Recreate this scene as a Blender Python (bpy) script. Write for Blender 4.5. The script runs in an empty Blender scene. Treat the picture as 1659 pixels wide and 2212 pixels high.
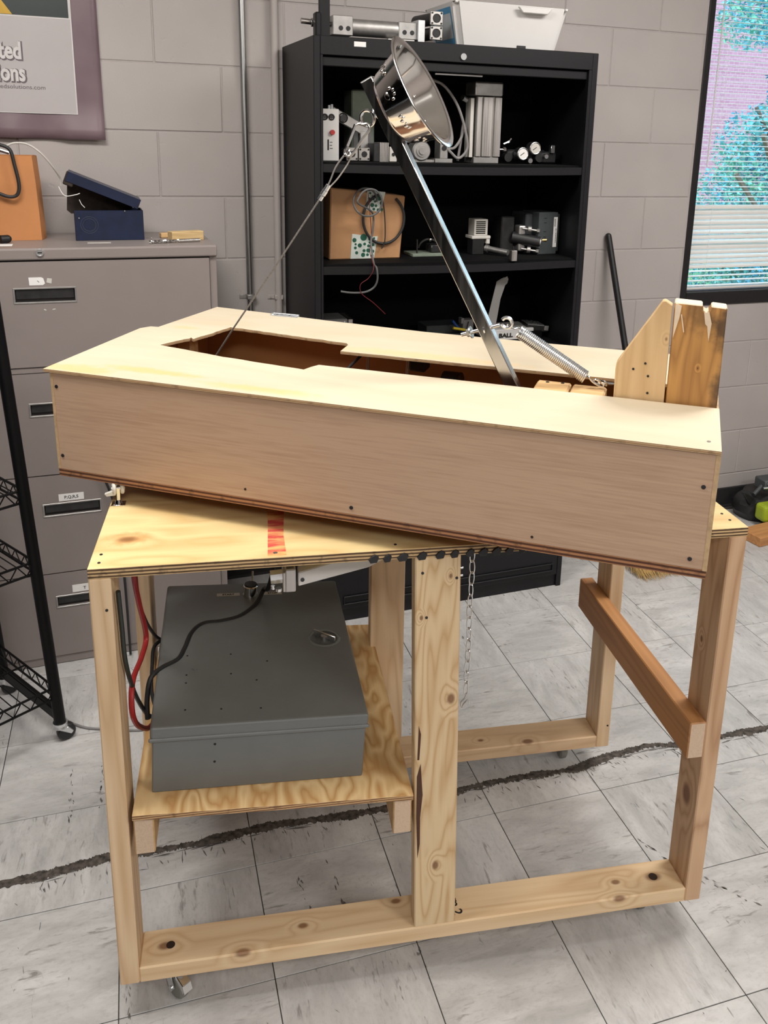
import bpy, bmesh, math, random
from mathutils import Vector, Matrix, Euler
PI = math.pi
random.seed(7)
SC = bpy.context.scene
COL = SC.collection

# ------------------------------------------------------------------ camera
cam = bpy.data.cameras.new('camera'); camo = bpy.data.objects.new('camera', cam); COL.objects.link(camo)
Rv, Uv, Fv = Vector((0.936, -0.352, 0.025)), Vector((0.068, 0.251, 0.966)), Vector((0.346, 0.902, -0.259))
Fv.normalize(); Rv = (Rv - Fv * Rv.dot(Fv)).normalized(); Uv = Rv.cross(Fv)
m = Matrix((Rv, Uv, -Fv)).transposed().to_4x4(); m.translation = Vector((0.0340, -1.5146, 1.7507))
camo.matrix_world = m
cam.sensor_fit = 'VERTICAL'; cam.sensor_height = 36.0; cam.sensor_width = 27.0
cam.lens = 1909.99 * 36.0 / 2212.0
cam.shift_x = -78.38 / 2212.0
cam.shift_y = -296.07 / 2212.0
cam.clip_start = 0.05; cam.clip_end = 200
SC.camera = camo
# ------------------------------------------------------------------ sky, exposure
W = bpy.data.worlds.new('sky'); SC.world = W; W.use_nodes = True
bgn = W.node_tree.nodes['Background']; bgn.inputs[0].default_value = (0.78, 0.88, 1.0, 1); bgn.inputs[1].default_value = 4.6
SC.view_settings.view_transform = 'Standard'; SC.view_settings.look = 'None'
SC.view_settings.exposure = 0.0; SC.view_settings.gamma = 1.0
SC.view_settings.use_curve_mapping = False
SC.cycles.use_denoising = True
SC.cycles.max_bounces = 8; SC.cycles.diffuse_bounces = 4; SC.cycles.glossy_bounces = 4
SC.cycles.sample_clamp_indirect = 6.0
LIGHT_W = 43.0      # watts of one ceiling troffer
TROFFERS = [(2.15, 0.12), (-0.30, 0.12), (-0.30, -2.7), (2.15, -2.7)]

# ------------------------------------------------------------------ helpers: objects
ORG = {}
def tag(o, label=None, cat=None, group=None, kind=None):
    if label: o['label'] = label
    if cat: o['category'] = cat
    if group: o['group'] = group
    if kind: o['kind'] = kind
    return o
def thing(name, label, cat, loc=(0, 0, 0), rot=(0, 0, 0), group=None, org=(0, 0, 0)):
    """Empty at the thing's base. Parts are modelled in the frame (loc, rot); org is where in it the base is."""
    o = bpy.data.objects.new(name, None); COL.objects.link(o)
    o.empty_display_size = 0.05
    o.rotation_euler = rot
    o.location = Vector(loc) + Euler(rot).to_matrix() @ Vector(org)
    ORG[o] = Vector(org)
    return tag(o, label, cat, group)
def org_of(o):
    while o is not None:
        if o in ORG: return ORG[o]
        o = o.parent
    return Vector((0, 0, 0))
def catmull(pts, n=6, closed=False):
    P = [Vector(p) for p in pts]
    if len(P) < 3: return P
    out = []
    N = len(P); rng = N if closed else N - 1
    for i in range(rng):
        if closed: a, b, c, d = P[(i - 1) % N], P[i], P[(i + 1) % N], P[(i + 2) % N]
        else: a, b, c, d = P[max(i - 1, 0)], P[i], P[i + 1], P[min(i + 2, N - 1)]
        for k in range(n):
            t = k / n
            out.append(0.5 * ((2 * b) + (c - a) * t + (2 * a - 5 * b + 4 * c - d) * t * t + (3 * b - a - 3 * c + d) * t ** 3))
    if not closed: out.append(P[-1])
    return out
class MB:
    def __init__(self): self.bm = bmesh.new()
    def _merge(self, tb, mi, M=None, smooth=False):
        if M is not None: tb.transform(M)
        for f in tb.faces:
            f.material_index = mi
            if smooth: f.smooth = True
        me = bpy.data.meshes.new('t'); tb.to_mesh(me); tb.free(); self.bm.from_mesh(me); bpy.data.meshes.remove(me)
        return self
    def box(self, a, b, bev=0.0, mi=0, M=None, seg=1, side=None):
        tb = bmesh.new(); bmesh.ops.create_cube(tb, size=1.0)
        a, b = Vector(a), Vector(b); c = (a + b) / 2; s = b - a
        tb.transform(Matrix.Translation(c) @ Matrix.Diagonal((abs(s.x), abs(s.y), abs(s.z), 1)))
        if bev: bmesh.ops.bevel(tb, geom=list(tb.edges), offset=bev, segments=seg, affect='EDGES', profile=0.5)
        tb.normal_update()
        idx = [mi if side is None or abs(f.normal.z) > 0.7 else side for f in tb.faces]
        if M is not None: tb.transform(M)
        for f, i in zip(tb.faces, idx): f.material_index = i
        me = bpy.data.meshes.new('t'); tb.to_mesh(me); tb.free(); self.bm.from_mesh(me); bpy.data.meshes.remove(me)
        return self
    def obox(self, p0, p1, w, h, up=(0, 0, 1), bev=0.0, mi=0):
        """bar from p0 to p1, w wide sideways and h high along up"""
        p0, p1 = Vector(p0), Vector(p1); d = p1 - p0; L = d.length; x = d / L
        up = Vector(up); y = up.cross(x).normalized(); z = x.cross(y)
        R = Matrix((x, y, z)).transposed().to_4x4(); R.translation = p0
        return self.box((0, -w / 2, -h / 2), (L, w / 2, h / 2), bev, mi, R)
    def cyl(self, p0, p1, r0, r1=None, n=16, mi=0, caps=True, smooth=True):
        p0, p1 = Vector(p0), Vector(p1); d = p1 - p0
        if r1 is None: r1 = r0
        tb = bmesh.new(); bmesh.ops.create_cone(tb, cap_ends=caps, cap_tris=False, segments=n, radius1=r0, radius2=r1, depth=d.length)
        for f in tb.faces: f.smooth = smooth and len(f.verts) == 4
        M = Matrix.Translation((p0 + p1) / 2) @ d.to_track_quat('Z', 'Y').to_matrix().to_4x4()
        return self._merge(tb, mi, M)
    def tube(self, pts, r, n=8, closed=False, mi=0, caps=True):
        P = [Vector(p) for p in pts]; N = len(P)
        tb = bmesh.new(); rings = []
        T = []
        for i in range(N):
            a = P[(i - 1) % N] if (closed or i > 0) else P[i]; b = P[(i + 1) % N] if (closed or i < N - 1) else P[i]
            t = (b - a); T.append(t.normalized() if t.length > 1e-9 else Vector((0, 0, 1)))
        ref = Vector((0, 0, 1)) if abs(T[0].z) < 0.9 else Vector((1, 0, 0))
        u = T[0].cross(ref).normalized()
        for i in range(N):
            u = (u - T[i] * u.dot(T[i])).normalized(); v = T[i].cross(u)
            rr = r[i] if isinstance(r, (list, tuple)) else r
            rings.append([tb.verts.new(P[i] + (u * math.cos(2 * PI * k / n) + v * math.sin(2 * PI * k / n)) * rr) for k in range(n)])
        for i in range(N if closed else N - 1):
            A, B = rings[i], rings[(i + 1) % N]
            off = 0
            if closed and i == N - 1:
                off = min(range(n), key=lambda o: sum((A[k].co - B[(k + o) % n].co).length for k in range(n)))
            for k in range(n):
                f = tb.faces.new((A[k], A[(k + 1) % n], B[(k + 1 + off) % n], B[(k + off) % n])); f.smooth = True
        if caps and not closed:
            tb.faces.new(list(reversed(rings[0]))); tb.faces.new(rings[-1])
        bmesh.ops.recalc_face_normals(tb, faces=tb.faces)
        return self._merge(tb, mi)
    def ring(self, c, R, r, axis=(0, 1, 0), n=24, m=8, mi=0, a0=0, a1=2 * PI):
        q = Vector(axis).to_track_quat('Z', 'Y'); full = abs(a1 - a0 - 2 * PI) < 1e-6
        k = n if full else n + 1
        pts = [Vector(c) + q @ Vector((R * math.cos(a0 + (a1 - a0) * i / n), R * math.sin(a0 + (a1 - a0) * i / n), 0)) for i in range(k)]
        return self.tube(pts, r, m, closed=full, mi=mi)
    def lathe(self, prof, o=(0, 0, 0), axis=(0, 0, 1), n=32, mi=0):
        tb = bmesh.new(); rings = []
        for (r, h) in prof:
            if r < 1e-6: rings.append([tb.verts.new((0, 0, h))])
            else: rings.append([tb.verts.new((r * math.cos(2 * PI * k / n), r * math.sin(2 * PI * k / n), h)) for k in range(n)])
        for A, B in zip(rings, rings[1:]):
            for k in range(n):
                k2 = (k + 1) % n
                if len(A) == 1 and len(B) == 1: continue
                if len(A) == 1: f = tb.faces.new((A[0], B[k2], B[k]))
                elif len(B) == 1: f = tb.faces.new((A[k], A[k2], B[0]))
                else: f = tb.faces.new((A[k], A[k2], B[k2], B[k]))
                f.smooth = True
        bmesh.ops.recalc_face_normals(tb, faces=tb.faces)
        M = Matrix.Translation(Vector(o)) @ Vector(axis).to_track_quat('Z', 'Y').to_matrix().to_4x4()
        return self._merge(tb, mi, M)
    def prism(self, poly, lo, hi, plane='xy', bev=0.0, mi=0, side=None, M=None):
        def pt(p, h):
            return {'xy': (p[0], p[1], h), 'xz': (p[0], h, p[1]), 'yz': (h, p[0], p[1])}[plane]
        tb = bmesh.new(); A = [tb.verts.new(pt(p, lo)) for p in poly]; B = [tb.verts.new(pt(p, hi)) for p in poly]
        fa = tb.faces.new(A); fb = tb.faces.new(list(reversed(B))); n = len(poly)
        for f in (fa, fb): f.material_index = mi
        for i in range(n):
            f = tb.faces.new((A[i], A[(i + 1) % n], B[(i + 1) % n], B[i])); f.material_index = mi if side is None else side
        bmesh.ops.recalc_face_normals(tb, faces=tb.faces)
        if bev: bmesh.ops.bevel(tb, geom=list(tb.edges), offset=bev, segments=1, affect='EDGES')
        if M is not None: tb.transform(M)
        me = bpy.data.meshes.new('t'); tb.to_mesh(me); tb.free(); self.bm.from_mesh(me); bpy.data.meshes.remove(me)
        return self
    def ball(self, c, s, n=12, mi=0, M=None):
        tb = bmesh.new(); bmesh.ops.create_uvsphere(tb, u_segments=n, v_segments=max(6, n // 2), radius=1.0)
        s = (s, s, s) if not isinstance(s, (tuple, list)) else s
        tb.transform(Matrix.Translation(Vector(c)) @ (M.to_4x4() if M is not None else Matrix.Identity(4)) @ Matrix.Diagonal((*s, 1)))
        return self._merge(tb, mi, None, True)
    def quad(self, a, b, c, d, mi=0):
        f = self.bm.faces.new([self.bm.verts.new(p) for p in (a, b, c, d)]); f.material_index = mi; return self
    def done(self, name, mats, parent=None, label=None, kind=None, org=None):
        me = bpy.data.meshes.new(name)
        o = Vector(org) if org is not None else (org_of(parent) if parent else Vector((0, 0, 0)))
        if o.length: self.bm.transform(Matrix.Translation(-o))
        self.bm.to_mesh(me); self.bm.free()
        if any(p.use_smooth for p in me.polygons): me.set_sharp_from_angle(angle=math.radians(38))
        for mt in (mats if isinstance(mats, (list, tuple)) else [mats]): me.materials.append(mt)
        ob = bpy.data.objects.new(name, me); COL.objects.link(ob)
        if parent: ob.parent = parent
        tag(ob, label, kind=kind)
        return ob
def solo(mb, name, mats, label, cat, org, loc=(0, 0, 0), rot=(0, 0, 0), group=None):
    """a thing that is one mesh; org = its base in the frame (loc, rot)"""
    o = mb.done(name, mats, None, None, None, org)
    o.rotation_euler = rot; o.location = Vector(loc) + Euler(rot).to_matrix() @ Vector(org)
    ORG[o] = Vector(org)
    return tag(o, label, cat, group)
def text(name, body, size, mat, parent, loc, rot, extrude=0.0004, offset=0.0, sx=1.0, align='LEFT', label=None):
    c = bpy.data.curves.new(name, 'FONT'); c.body = body; c.size = size; c.extrude = extrude; c.offset = offset; c.align_x = align
    c.resolution_u = 3
    c.materials.append(mat)
    tmp = bpy.data.objects.new(name, c); me = bpy.data.meshes.new_from_object(tmp); bpy.data.objects.remove(tmp)
    o = bpy.data.objects.new(name, me); COL.objects.link(o)
    o.parent = parent; o.location = Vector(loc) - org_of(parent); o.rotation_euler = rot; o.scale = (sx, 1, 1)
    return tag(o, label)
def I4(): return Matrix.Identity(4)

# ------------------------------------------------------------------ helpers: materials
class NT:
    def __init__(self, name):
        self.m = bpy.data.materials.new(name); self.m.use_nodes = True
        self.t = self.m.node_tree; self.n = self.t.nodes; self.b = self.n['Principled BSDF']
    def new(self, ty, **kw):
        nd = self.n.new('ShaderNode' + ty)
        for k, v in kw.items(): setattr(nd, k, v)
        return nd
    def link(self, a, b): self.t.links.new(a, b)
    def val(self, sock, v):
        if hasattr(v, 'is_output') or hasattr(v, 'links'): self.link(v, sock)
        else: sock.default_value = v
    def math(self, op, a, b=0.0, c=None, clamp=False):
        nd = self.new('Math', operation=op); nd.use_clamp = clamp
        self.val(nd.inputs[0], a); self.val(nd.inputs[1], b)
        if c is not None: self.val(nd.inputs[2], c)
        return nd.outputs[0]
    def vmath(self, op, a, b):
        nd = self.new('VectorMath', operation=op); self.val(nd.inputs[0], a); self.val(nd.inputs[1], b)
        return nd.outputs['Value'] if op in ('LENGTH', 'DISTANCE') else nd.outputs[0]
    def obj(self): return self.new('TexCoord').outputs['Object']
    def noise(self, vec, scale=1.0, detail=3.0, rough=0.55, dist=0.0):
        nd = self.new('TexNoise'); self.link(vec, nd.inputs['Vector'])
        nd.inputs['Scale'].default_value = scale; nd.inputs['Detail'].default_value = detail
        nd.inputs['Roughness'].default_value = rough; nd.inputs['Distortion'].default_value = dist
        return nd.outputs['Fac']
    def mix(self, fac, a, b, blend='MIX'):
        nd = self.new('Mix', data_type='RGBA', blend_type=blend)
        self.val(nd.inputs[0], fac)
        for s, v in ((nd.inputs[6], a), (nd.inputs[7], b)):
            if isinstance(v, tuple): s.default_value = (*v[:3], 1)
            else: self.link(v, s)
        return nd.outputs[2]
    def range(self, v, a, b, c=0.0, d=1.0, smooth=False):
        nd = self.new('MapRange'); nd.interpolation_type = 'SMOOTHSTEP' if smooth else 'LINEAR'
        self.link(v, nd.inputs[0])
        for i, x in enumerate((a, b, c, d)): nd.inputs[i + 1].default_value = x
        return nd.outputs[0]
    def bump(self, h, strength=0.2, dist=0.002):
        nd = self.new('Bump'); nd.inputs['Strength'].default_value = strength; nd.inputs['Distance'].default_value = dist
        self.link(h, nd.inputs['Height']); self.link(nd.outputs[0], self.b.inputs['Normal'])
    def color(self, c):
        if isinstance(c, tuple): self.b.inputs['Base Color'].default_value = (*c[:3], 1)
        else: self.link(c, self.b.inputs['Base Color'])
    def rough(self, r): self.val(self.b.inputs['Roughness'], r)
    def set(self, **kw):
        for k, v in kw.items(): self.b.inputs[k.replace('_', ' ')].default_value = v
        return self
def S(r, g, b):
    f = lambda c: (c / 255) / 12.92 if c / 255 <= 0.04045 else ((c / 255 + 0.055) / 1.055) ** 2.4
    return (f(r), f(g), f(b))
def plain(name, c, rough=0.5, metal=0.0, var=0.08, scale=30.0, bump=0.0, **kw):
    t = NT(name); n = t.noise(t.obj(), scale, 4)
    t.color(t.mix(t.range(n, 0.3, 0.7), tuple(x * (1 - var) for x in c), tuple(min(1, x * (1 + var)) for x in c)))
    t.rough(rough); t.b.inputs['Metallic'].default_value = metal
    if bump: t.bump(t.noise(t.obj(), scale * 6, 3), bump, 0.001)
    t.set(**kw)
    return t.m
def wood(name, light, dark, axis='x', freq=9.0, stretch=9.0, base=2.2, contrast=0.55, knots=(), rough=0.55, fiber=0.18, rand=True, sharp=1.6, bump=0.12, stains=()):
    """knots: (x,y,z,radius) in object coordinates"""
    t = NT(name); p = t.obj(); q = p
    if rand:
        oi = t.new('ObjectInfo'); off = t.new('CombineXYZ')
        for i in range(3): t.link(t.math('MULTIPLY', oi.outputs['Random'], 11.3 + 5 * i), off.inputs[i])
        q = t.vmath('ADD', p, off.outputs[0])
    ax = 'xyz'.index(axis)
    sc = [base, base, base]; sc[ax] = base / stretch
    mp = t.vmath('MULTIPLY', q, tuple(s * 5 for s in sc))
    n1 = t.noise(mp, 1.0, 2.0, 0.45)
    kd = None; rings = None
    for (x, y, z, r) in knots:
        s = [1.0 / r] * 3; s[ax] = 0.62 / r
        d = t.vmath('MULTIPLY', t.vmath('SUBTRACT', p, (x, y, z)), tuple(s))
        d = t.vmath('LENGTH', d, (0, 0, 0))
        k = t.range(d, 0.45, 1.15, 1.0, 0.0, True)
        w = t.range(d, 0.3, 3.6, 0.15, 0.0, True)
        kd = k if kd is None else t.math('MAXIMUM', kd, k)
        rings = w if rings is None else t.math('ADD', rings, w)
    if rings is not None: n1 = t.math('ADD', n1, rings)
    band = t.math('PINGPONG', t.math('MULTIPLY', n1, freq), 0.5)
    band = t.math('POWER', t.math('MULTIPLY', band, 2.0), sharp)
    fs = [220.0] * 3; fs[ax] = 9.0
    fib = t.noise(t.vmath('MULTIPLY', q, tuple(fs)), 1.0, 2.0)
    big = t.noise(t.vmath('MULTIPLY', q, tuple(3.0 if i == ax else 9.0 for i in range(3))), 1.0, 3.0)
    f = t.math('MULTIPLY', band, contrast)
    f = t.math('ADD', f, t.math('MULTIPLY', t.math('SUBTRACT', fib, 0.5), fiber * 2))
    f = t.math('ADD', f, t.math('MULTIPLY', t.math('SUBTRACT', big, 0.45), 0.55), clamp=True)
    c = t.mix(f, light, dark)
    for (x, y, z, rx, ry, col, a) in stains:
        d = t.vmath('LENGTH', t.vmath('MULTIPLY', t.vmath('SUBTRACT', p, (x, y, z)), (1 / rx, 1 / ry, 1 / (max(rx, ry) if ry < .35 else .05))), (0, 0, 0))
        c = t.mix(t.math('MULTIPLY', t.range(t.math('ADD', t.math('ADD', d, t.math('MULTIPLY', n1, 0.7)), t.math('MULTIPLY', t.noise(p, 55, 4), 1.2)), 1.2, 2.1, 1.0, 0.0, True), a), c, col)
    if kd is not None:
        kc = (dark[0] * 0.36, dark[1] * 0.24, dark[2] * 0.18)
        c = t.mix(t.math('MULTIPLY', kd, 0.85), c, kc)
    t.color(c); t.rough(rough); t.bump(t.math('ADD', fib, band), bump, 0.0008)
    return t.m
def ply_edge(name, cols, z0, pitch, k=1.0):
    """veneer layers seen on a sawn edge: bands along object z"""
    t = NT(name); p = t.obj(); sp = t.new('SeparateXYZ'); t.link(p, sp.inputs[0])
    wob = t.math('MULTIPLY', t.math('SUBTRACT', t.noise(t.vmath('MULTIPLY', p, (14, 14, 2)), 1.0, 3), 0.5), 0.0022 * k)
    z = t.math('DIVIDE', t.math('SUBTRACT', t.math('ADD', sp.outputs[2], wob), z0), pitch)
    f = t.math('PINGPONG', z, 1.0)
    f = t.range(f, 0.35, 0.65, 0, 1, True)
    c = t.mix(f, cols[0], cols[1])
    c = t.mix(t.math('MULTIPLY', t.range(t.noise(p, 60, 3), 0.55, 0.7), 0.5), c, tuple(v * 0.35 for v in cols[1]))
    t.color(c); t.rough(0.75)
    return t.m
def brushed(name, c, rough=0.3, axis='x', var=0.12):
    t = NT(name); s = [120.0] * 3; s['xyz'.index(axis)] = 3.0
    n = t.noise(t.vmath('MULTIPLY', t.obj(), tuple(s)), 1.0, 3)
    t.color(t.mix(n, tuple(x * (1 - var * 2) for x in c), c)); t.rough(t.range(n, 0.2, 0.8, rough * 0.7, rough * 1.4))
    t.b.inputs['Metallic'].default_value = 1.0
    return t.m

M = {}
M['steel'] = brushed('bright_steel', (0.55, 0.54, 0.53), 0.3)
M['zinc'] = plain('zinc_plated', (0.74, 0.76, 0.78), 0.28, 1.0, 0.06)
M['chrome'] = plain('polished_chrome', (0.82, 0.82, 0.83), 0.12, 1.0, 0.03)
M['mirror'] = plain('polished_stainless', (0.80, 0.77, 0.74), 0.11, 1.0, 0.03, 12)
M['rawsteel'] = brushed('mill_scale_steel', (0.60, 0.58, 0.565), 0.20, 'z', 0.10)
M['alu'] = brushed('aluminium', (0.62, 0.60, 0.58), 0.38, 'z')
M['cast'] = plain('cast_aluminium', (0.45, 0.44, 0.43), 0.45, 0.9, 0.15)
M['darkmetal'] = plain('dark_metal', (0.06, 0.06, 0.062), 0.4, 0.8, 0.2)
M['black'] = plain('black_plastic', (0.012, 0.012, 0.013), 0.45, 0, 0.2)
M['rubber'] = plain('black_rubber', (0.016, 0.016, 0.017), 0.6, 0, 0.2)
M['cabblack'] = plain('black_powder_coat', (0.007, 0.007, 0.0088), 0.45, 0, 0.12, 90, 0.15, **{'Specular_IOR_Level': 0.35})
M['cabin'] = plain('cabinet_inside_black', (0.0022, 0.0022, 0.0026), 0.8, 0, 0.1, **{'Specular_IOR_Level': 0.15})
M['file'] = plain('mauve_grey_enamel', (0.250, 0.215, 0.205), 0.42, 0, 0.03, 8, 0.06)
M['filedark'] = plain('drawer_gap_dark', (0.02, 0.018, 0.018), 0.7)
M['rack'] = plain('black_wire_coating', (0.004, 0.004, 0.0045), 0.45, 0, 0.1, **{'Specular_IOR_Level': 0.18})
M['panelgrey'] = plain('grey_enclosure_paint', (0.155, 0.165, 0.165), 0.38, 0, 0.05, 14, 0.05)
M['white'] = plain('white_paper', (0.80, 0.79, 0.78), 0.7, 0, 0.02)
M['whiteplastic'] = plain('white_plastic', (0.66, 0.65, 0.64), 0.4, 0, 0.03, 6)
M['offwhite'] = plain('off_white_plastic', (0.58, 0.56, 0.52), 0.5, 0, 0.04)
M['grey'] = plain('grey_plastic', (0.24, 0.24, 0.24), 0.5, 0, 0.08)
M['darkgrey'] = plain('dark_grey_plastic', (0.052, 0.060, 0.064), 0.5, 0, 0.06)
M['kraft'] = plain('kraft_cardboard', (0.42, 0.225, 0.105), 0.8, 0, 0.10, 12, 0.1)
M['orangebag'] = plain('orange_brown_paper', (0.50, 0.21, 0.075), 0.75, 0, 0.08, 9, 0.12)
M['blue'] = plain('dark_blue_enamel', (0.0045, 0.0115, 0.040), 0.36, 0, 0.25, 25, 0.1)
M['rust'] = plain('rusty_dark_inside', (0.030, 0.020, 0.015), 0.8, 0, 0.4, 40)
M['red'] = plain('red_cable', (0.35, 0.018, 0.018), 0.4, 0, 0.08)
M['redpaint'] = plain('red_button', (0.45, 0.03, 0.03), 0.4)
M['greencable'] = plain('dark_green_cable', (0.014, 0.020, 0.018), 0.45)
M['cord'] = plain('grey_cord', (0.24, 0.23, 0.23), 0.5)
M['greycable'] = plain('dark_grey_cable', (0.10, 0.10, 0.10), 0.5)
M['darkred'] = plain('dark_red_wire', (0.14, 0.012, 0.012), 0.5)
M['ropegrey'] = plain('dull_wire_rope', (0.26, 0.25, 0.245), 0.5, 0.7, 0.3, 300)
M['bluepale'] = plain('paler_blue_edge', (0.035, 0.045, 0.075), 0.5)  # paler greyish blue that sets the embossed rings off from the box
M['latchgrey'] = plain('shaded_grey_paint', (0.075, 0.08, 0.08), 0.4)
M['brass'] = plain('brass', (0.75, 0.52, 0.18), 0.3, 1.0)
M['yellow'] = plain('yellow_sleeve', (0.75, 0.58, 0.05), 0.45)
M['bluecable'] = plain('blue_cable', (0.02, 0.08, 0.30), 0.45)
M['lime'] = plain('lime_green_shell', (0.33, 0.42, 0.02), 0.4)
M['ink'] = plain('black_ink', (0.012, 0.011, 0.011), 0.7)
M['screwdark'] = plain('black_screw', (0.05, 0.05, 0.055), 0.45, 0.7)
M['knot'] = plain('dark_hole', (0.03, 0.015, 0.008), 0.8)
M['straw'] = plain('broom_straw', (0.55, 0.36, 0.13), 0.7, 0, 0.2)
M['conduit'] = brushed('galvanised_conduit', (0.52, 0.52, 0.52), 0.36, 'z')
M['tape'] = plain('white_green_tape', (0.55, 0.60, 0.56), 0.5)
M['dotgreen'] = plain('dark_green_print', (0.008, 0.085, 0.05), 0.5)
M['palegreen'] = plain('pale_green_plate', (0.20, 0.24, 0.19), 0.5)
M['wheel'] = plain('white_nylon_wheel', (0.62, 0.60, 0.54), 0.4)
M['greywheel'] = plain('grey_rubber_wheel', (0.20, 0.20, 0.18), 0.45)
M['redmark'] = plain('faded_red_tape', S(214, 84, 78), 0.6, 0, 0.12, 40)
def redfade():
    t = NT('faded_red_marker'); n = t.noise(t.vmath('MULTIPLY', t.obj(), (14, 60, 30)), 1.0, 4)
    t.color(t.mix(t.range(n, 0.38, 0.62), S(206, 78, 70), S(233, 178, 112))); t.rough(0.6); return t.m
M['redmark'] = redfade()
# woods
PINE_L, PINE_D = (0.80, 0.60, 0.385), (0.60, 0.385, 0.205)
M['stud_z'] = wood('pine_stud_upright', PINE_L, PINE_D, 'z', 12, 14, 2.0, 0.72)
M['post_mid'] = wood('pine_middle_post', (0.76, 0.575, 0.35), (0.52, 0.31, 0.13), 'z', 15, 10, 2.2, 0.72, rand=False, sharp=2.4,
                     knots=[(0.665, -0.0, 0.675, 0.009), (0.645, -0.0, 0.275, 0.008), (0.60, -0.0, 0.86, 0.004), (0.655, 0, 0.945, 0.004)],
                     stains=[(0.602, 0, 0.45, 0.02, 0.04, (0.06, 0.02, 0.01), 0.0)])
M['rail_x'] = wood('pine_bottom_rail', (0.82, 0.62, 0.39), (0.62, 0.39, 0.195), 'x', 11, 16, 2.0, 0.6, rand=False,
                   knots=[(0.244, 0.002, 0.118, 0.012), (0.37, 0.046, 0.118, 0.008), (1.08, 0.043, 0.118, 0.008), (1.072, -0.002, 0.116, 0.011), (0.576, 0.075, 0.118, 0.008), (0.086, 0.045, 0.118, 0.011), (1.172, 0.043, 0.118, 0.014)])
M['rail_back'] = wood('pine_back_rail', (0.70, 0.50, 0.31), (0.50, 0.30, 0.16), 'x', 11, 16, 2.0, 0.45, rand=False,
                      knots=[(1.03, 0.545, 0.118, 0.012), (0.90, 0.57, 0.118, 0.006)])
M['stud_red'] = wood('fir_right_post', (0.66, 0.44, 0.27), (0.45, 0.25, 0.13), 'z', 12, 16, 2.0, 0.8, rand=False, knots=[(1.233, 0.045, 0.335, 0.020), (1.233, 0.06, 0.72, 0.006)])
M['bar'] = wood('reddish_cross_bar', (0.50, 0.245, 0.095), (0.30, 0.125, 0.045), 'y', 10, 14, 2.0, 0.5)
M['endgrain'] = wood('sawn_end_grain', (0.66, 0.50, 0.36), (0.52, 0.36, 0.24), 'y', 16, 1.0, 6.0, 0.35)
M['table'] = wood('yellow_plywood_top', (0.79, 0.615, 0.31), (0.61, 0.385, 0.15), 'x', 6, 4, 1.6, 0.62, rand=False, sharp=1.2,
                  knots=[(0.055, 0.112, 1.0, 0.016)], stains=[(0.058, 0.112, 1.0, 0.050, 0.034, (0.62, 0.30, 0.10), 0.85)])
M['table_edge'] = ply_edge('tabletop_edge_layers', ((0.66, 0.46, 0.24), (0.10, 0.055, 0.025)), 0.9875, 0.0033)
M['sheet'] = wood('pale_plywood_sheet', (0.60, 0.525, 0.395), (0.50, 0.385, 0.245), 'x', 5, 5, 1.3, 0.22, rand=False, sharp=1.0, fiber=0.1,
                  stains=[(0.20, 0.06, 0.23, 0.13, 0.02, (0.74, 0.46, 0.20), 0.85), (0.05, 0.02, 0.23, 0.10, 0.03, (0.74, 0.46, 0.2), 0.8), (0.45, 0.03, 0.23, 0.14, 0.022, (0.74, 0.48, 0.22), 0.85), (0.66, 0.385, 0.23, 0.25, 0.03, (0.74, 0.50, 0.26), 0.7), (0.05, 0.42, 0.23, 0.05, 0.02, (0.74, 0.48, 0.22), 0.5)])
M['sheet_edge'] = ply_edge('thin_sheet_edge', ((0.52, 0.36, 0.20), (0.34, 0.20, 0.10)), 0.2235, 0.002)
M['luan'] = wood('pinkish_luan_panel', (0.52, 0.35, 0.24), (0.36, 0.215, 0.14), 'x', 4, 9, 2.0, 0.22, rand=False, sharp=1.0, fiber=0.8, bump=0.06)
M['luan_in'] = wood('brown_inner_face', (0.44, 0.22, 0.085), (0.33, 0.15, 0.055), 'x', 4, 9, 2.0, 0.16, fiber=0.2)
M['luan_edge'] = plain('panel_edge_wood', (0.52, 0.36, 0.20), 0.7, 0, 0.2, 60)
M['base'] = wood('brown_base_board', (0.28, 0.12, 0.05), (0.18, 0.07, 0.03), 'x', 5, 8)
M['base_edge'] = ply_edge('brown_base_edge_layers', ((0.40, 0.19, 0.085), (0.085, 0.03, 0.013)), 0.0, 0.0042, 0.7)
M['shelfply'] = wood('striped_shelf_plywood', (0.78, 0.56, 0.29), (0.52, 0.285, 0.105), 'y', 8, 3.0, 2.8, 1.0, rand=False, sharp=1.3)
M['shelf_edge'] = ply_edge('shelf_edge_layers', ((0.60, 0.38, 0.19), (0.20, 0.10, 0.045)), 0.0, 0.0024)
M['gusset'] = wood('gusset_board_wood', (0.68, 0.47, 0.25), (0.50, 0.31, 0.14), 'z', 10, 14, 2.4, 0.5, rand=False, knots=[(1.176, 0.24, 0.35, 0.0035)])
M['bark'] = wood('stained_half_log', (0.55, 0.285, 0.085), (0.27, 0.115, 0.032), 'z', 9, 7, 2.6, 0.6, rand=False, knots=[(1.237, 0.24, 0.30, 0.002)],
                 stains=[(1.278, 0.24, 0.38, 0.032, 0.4, (0.05, 0.03, 0.018), 0.85), (1.232, 0.24, 0.405, 0.03, 0.4, (0.09, 0.045, 0.02), 0.6), (1.285, 0.24, 0.26, 0.028, 0.4, (0.06, 0.04, 0.025), 0.8)])
M['chip'] = plain('fresh_split_wood', (0.74, 0.60, 0.45), 0.7, 0, 0.1)
M['innerblock'] = wood('inner_block_wood', (0.62, 0.40, 0.19), (0.45, 0.26, 0.10), 'x', 9, 12)
M['plank'] = wood('orange_plank', (0.55, 0.27, 0.10), (0.36, 0.15, 0.05), 'x', 8, 12)
M['smallblock'] = wood('small_block_wood', (0.62, 0.45, 0.23), (0.44, 0.28, 0.11), 'x', 14, 14, 5.0)

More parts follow.
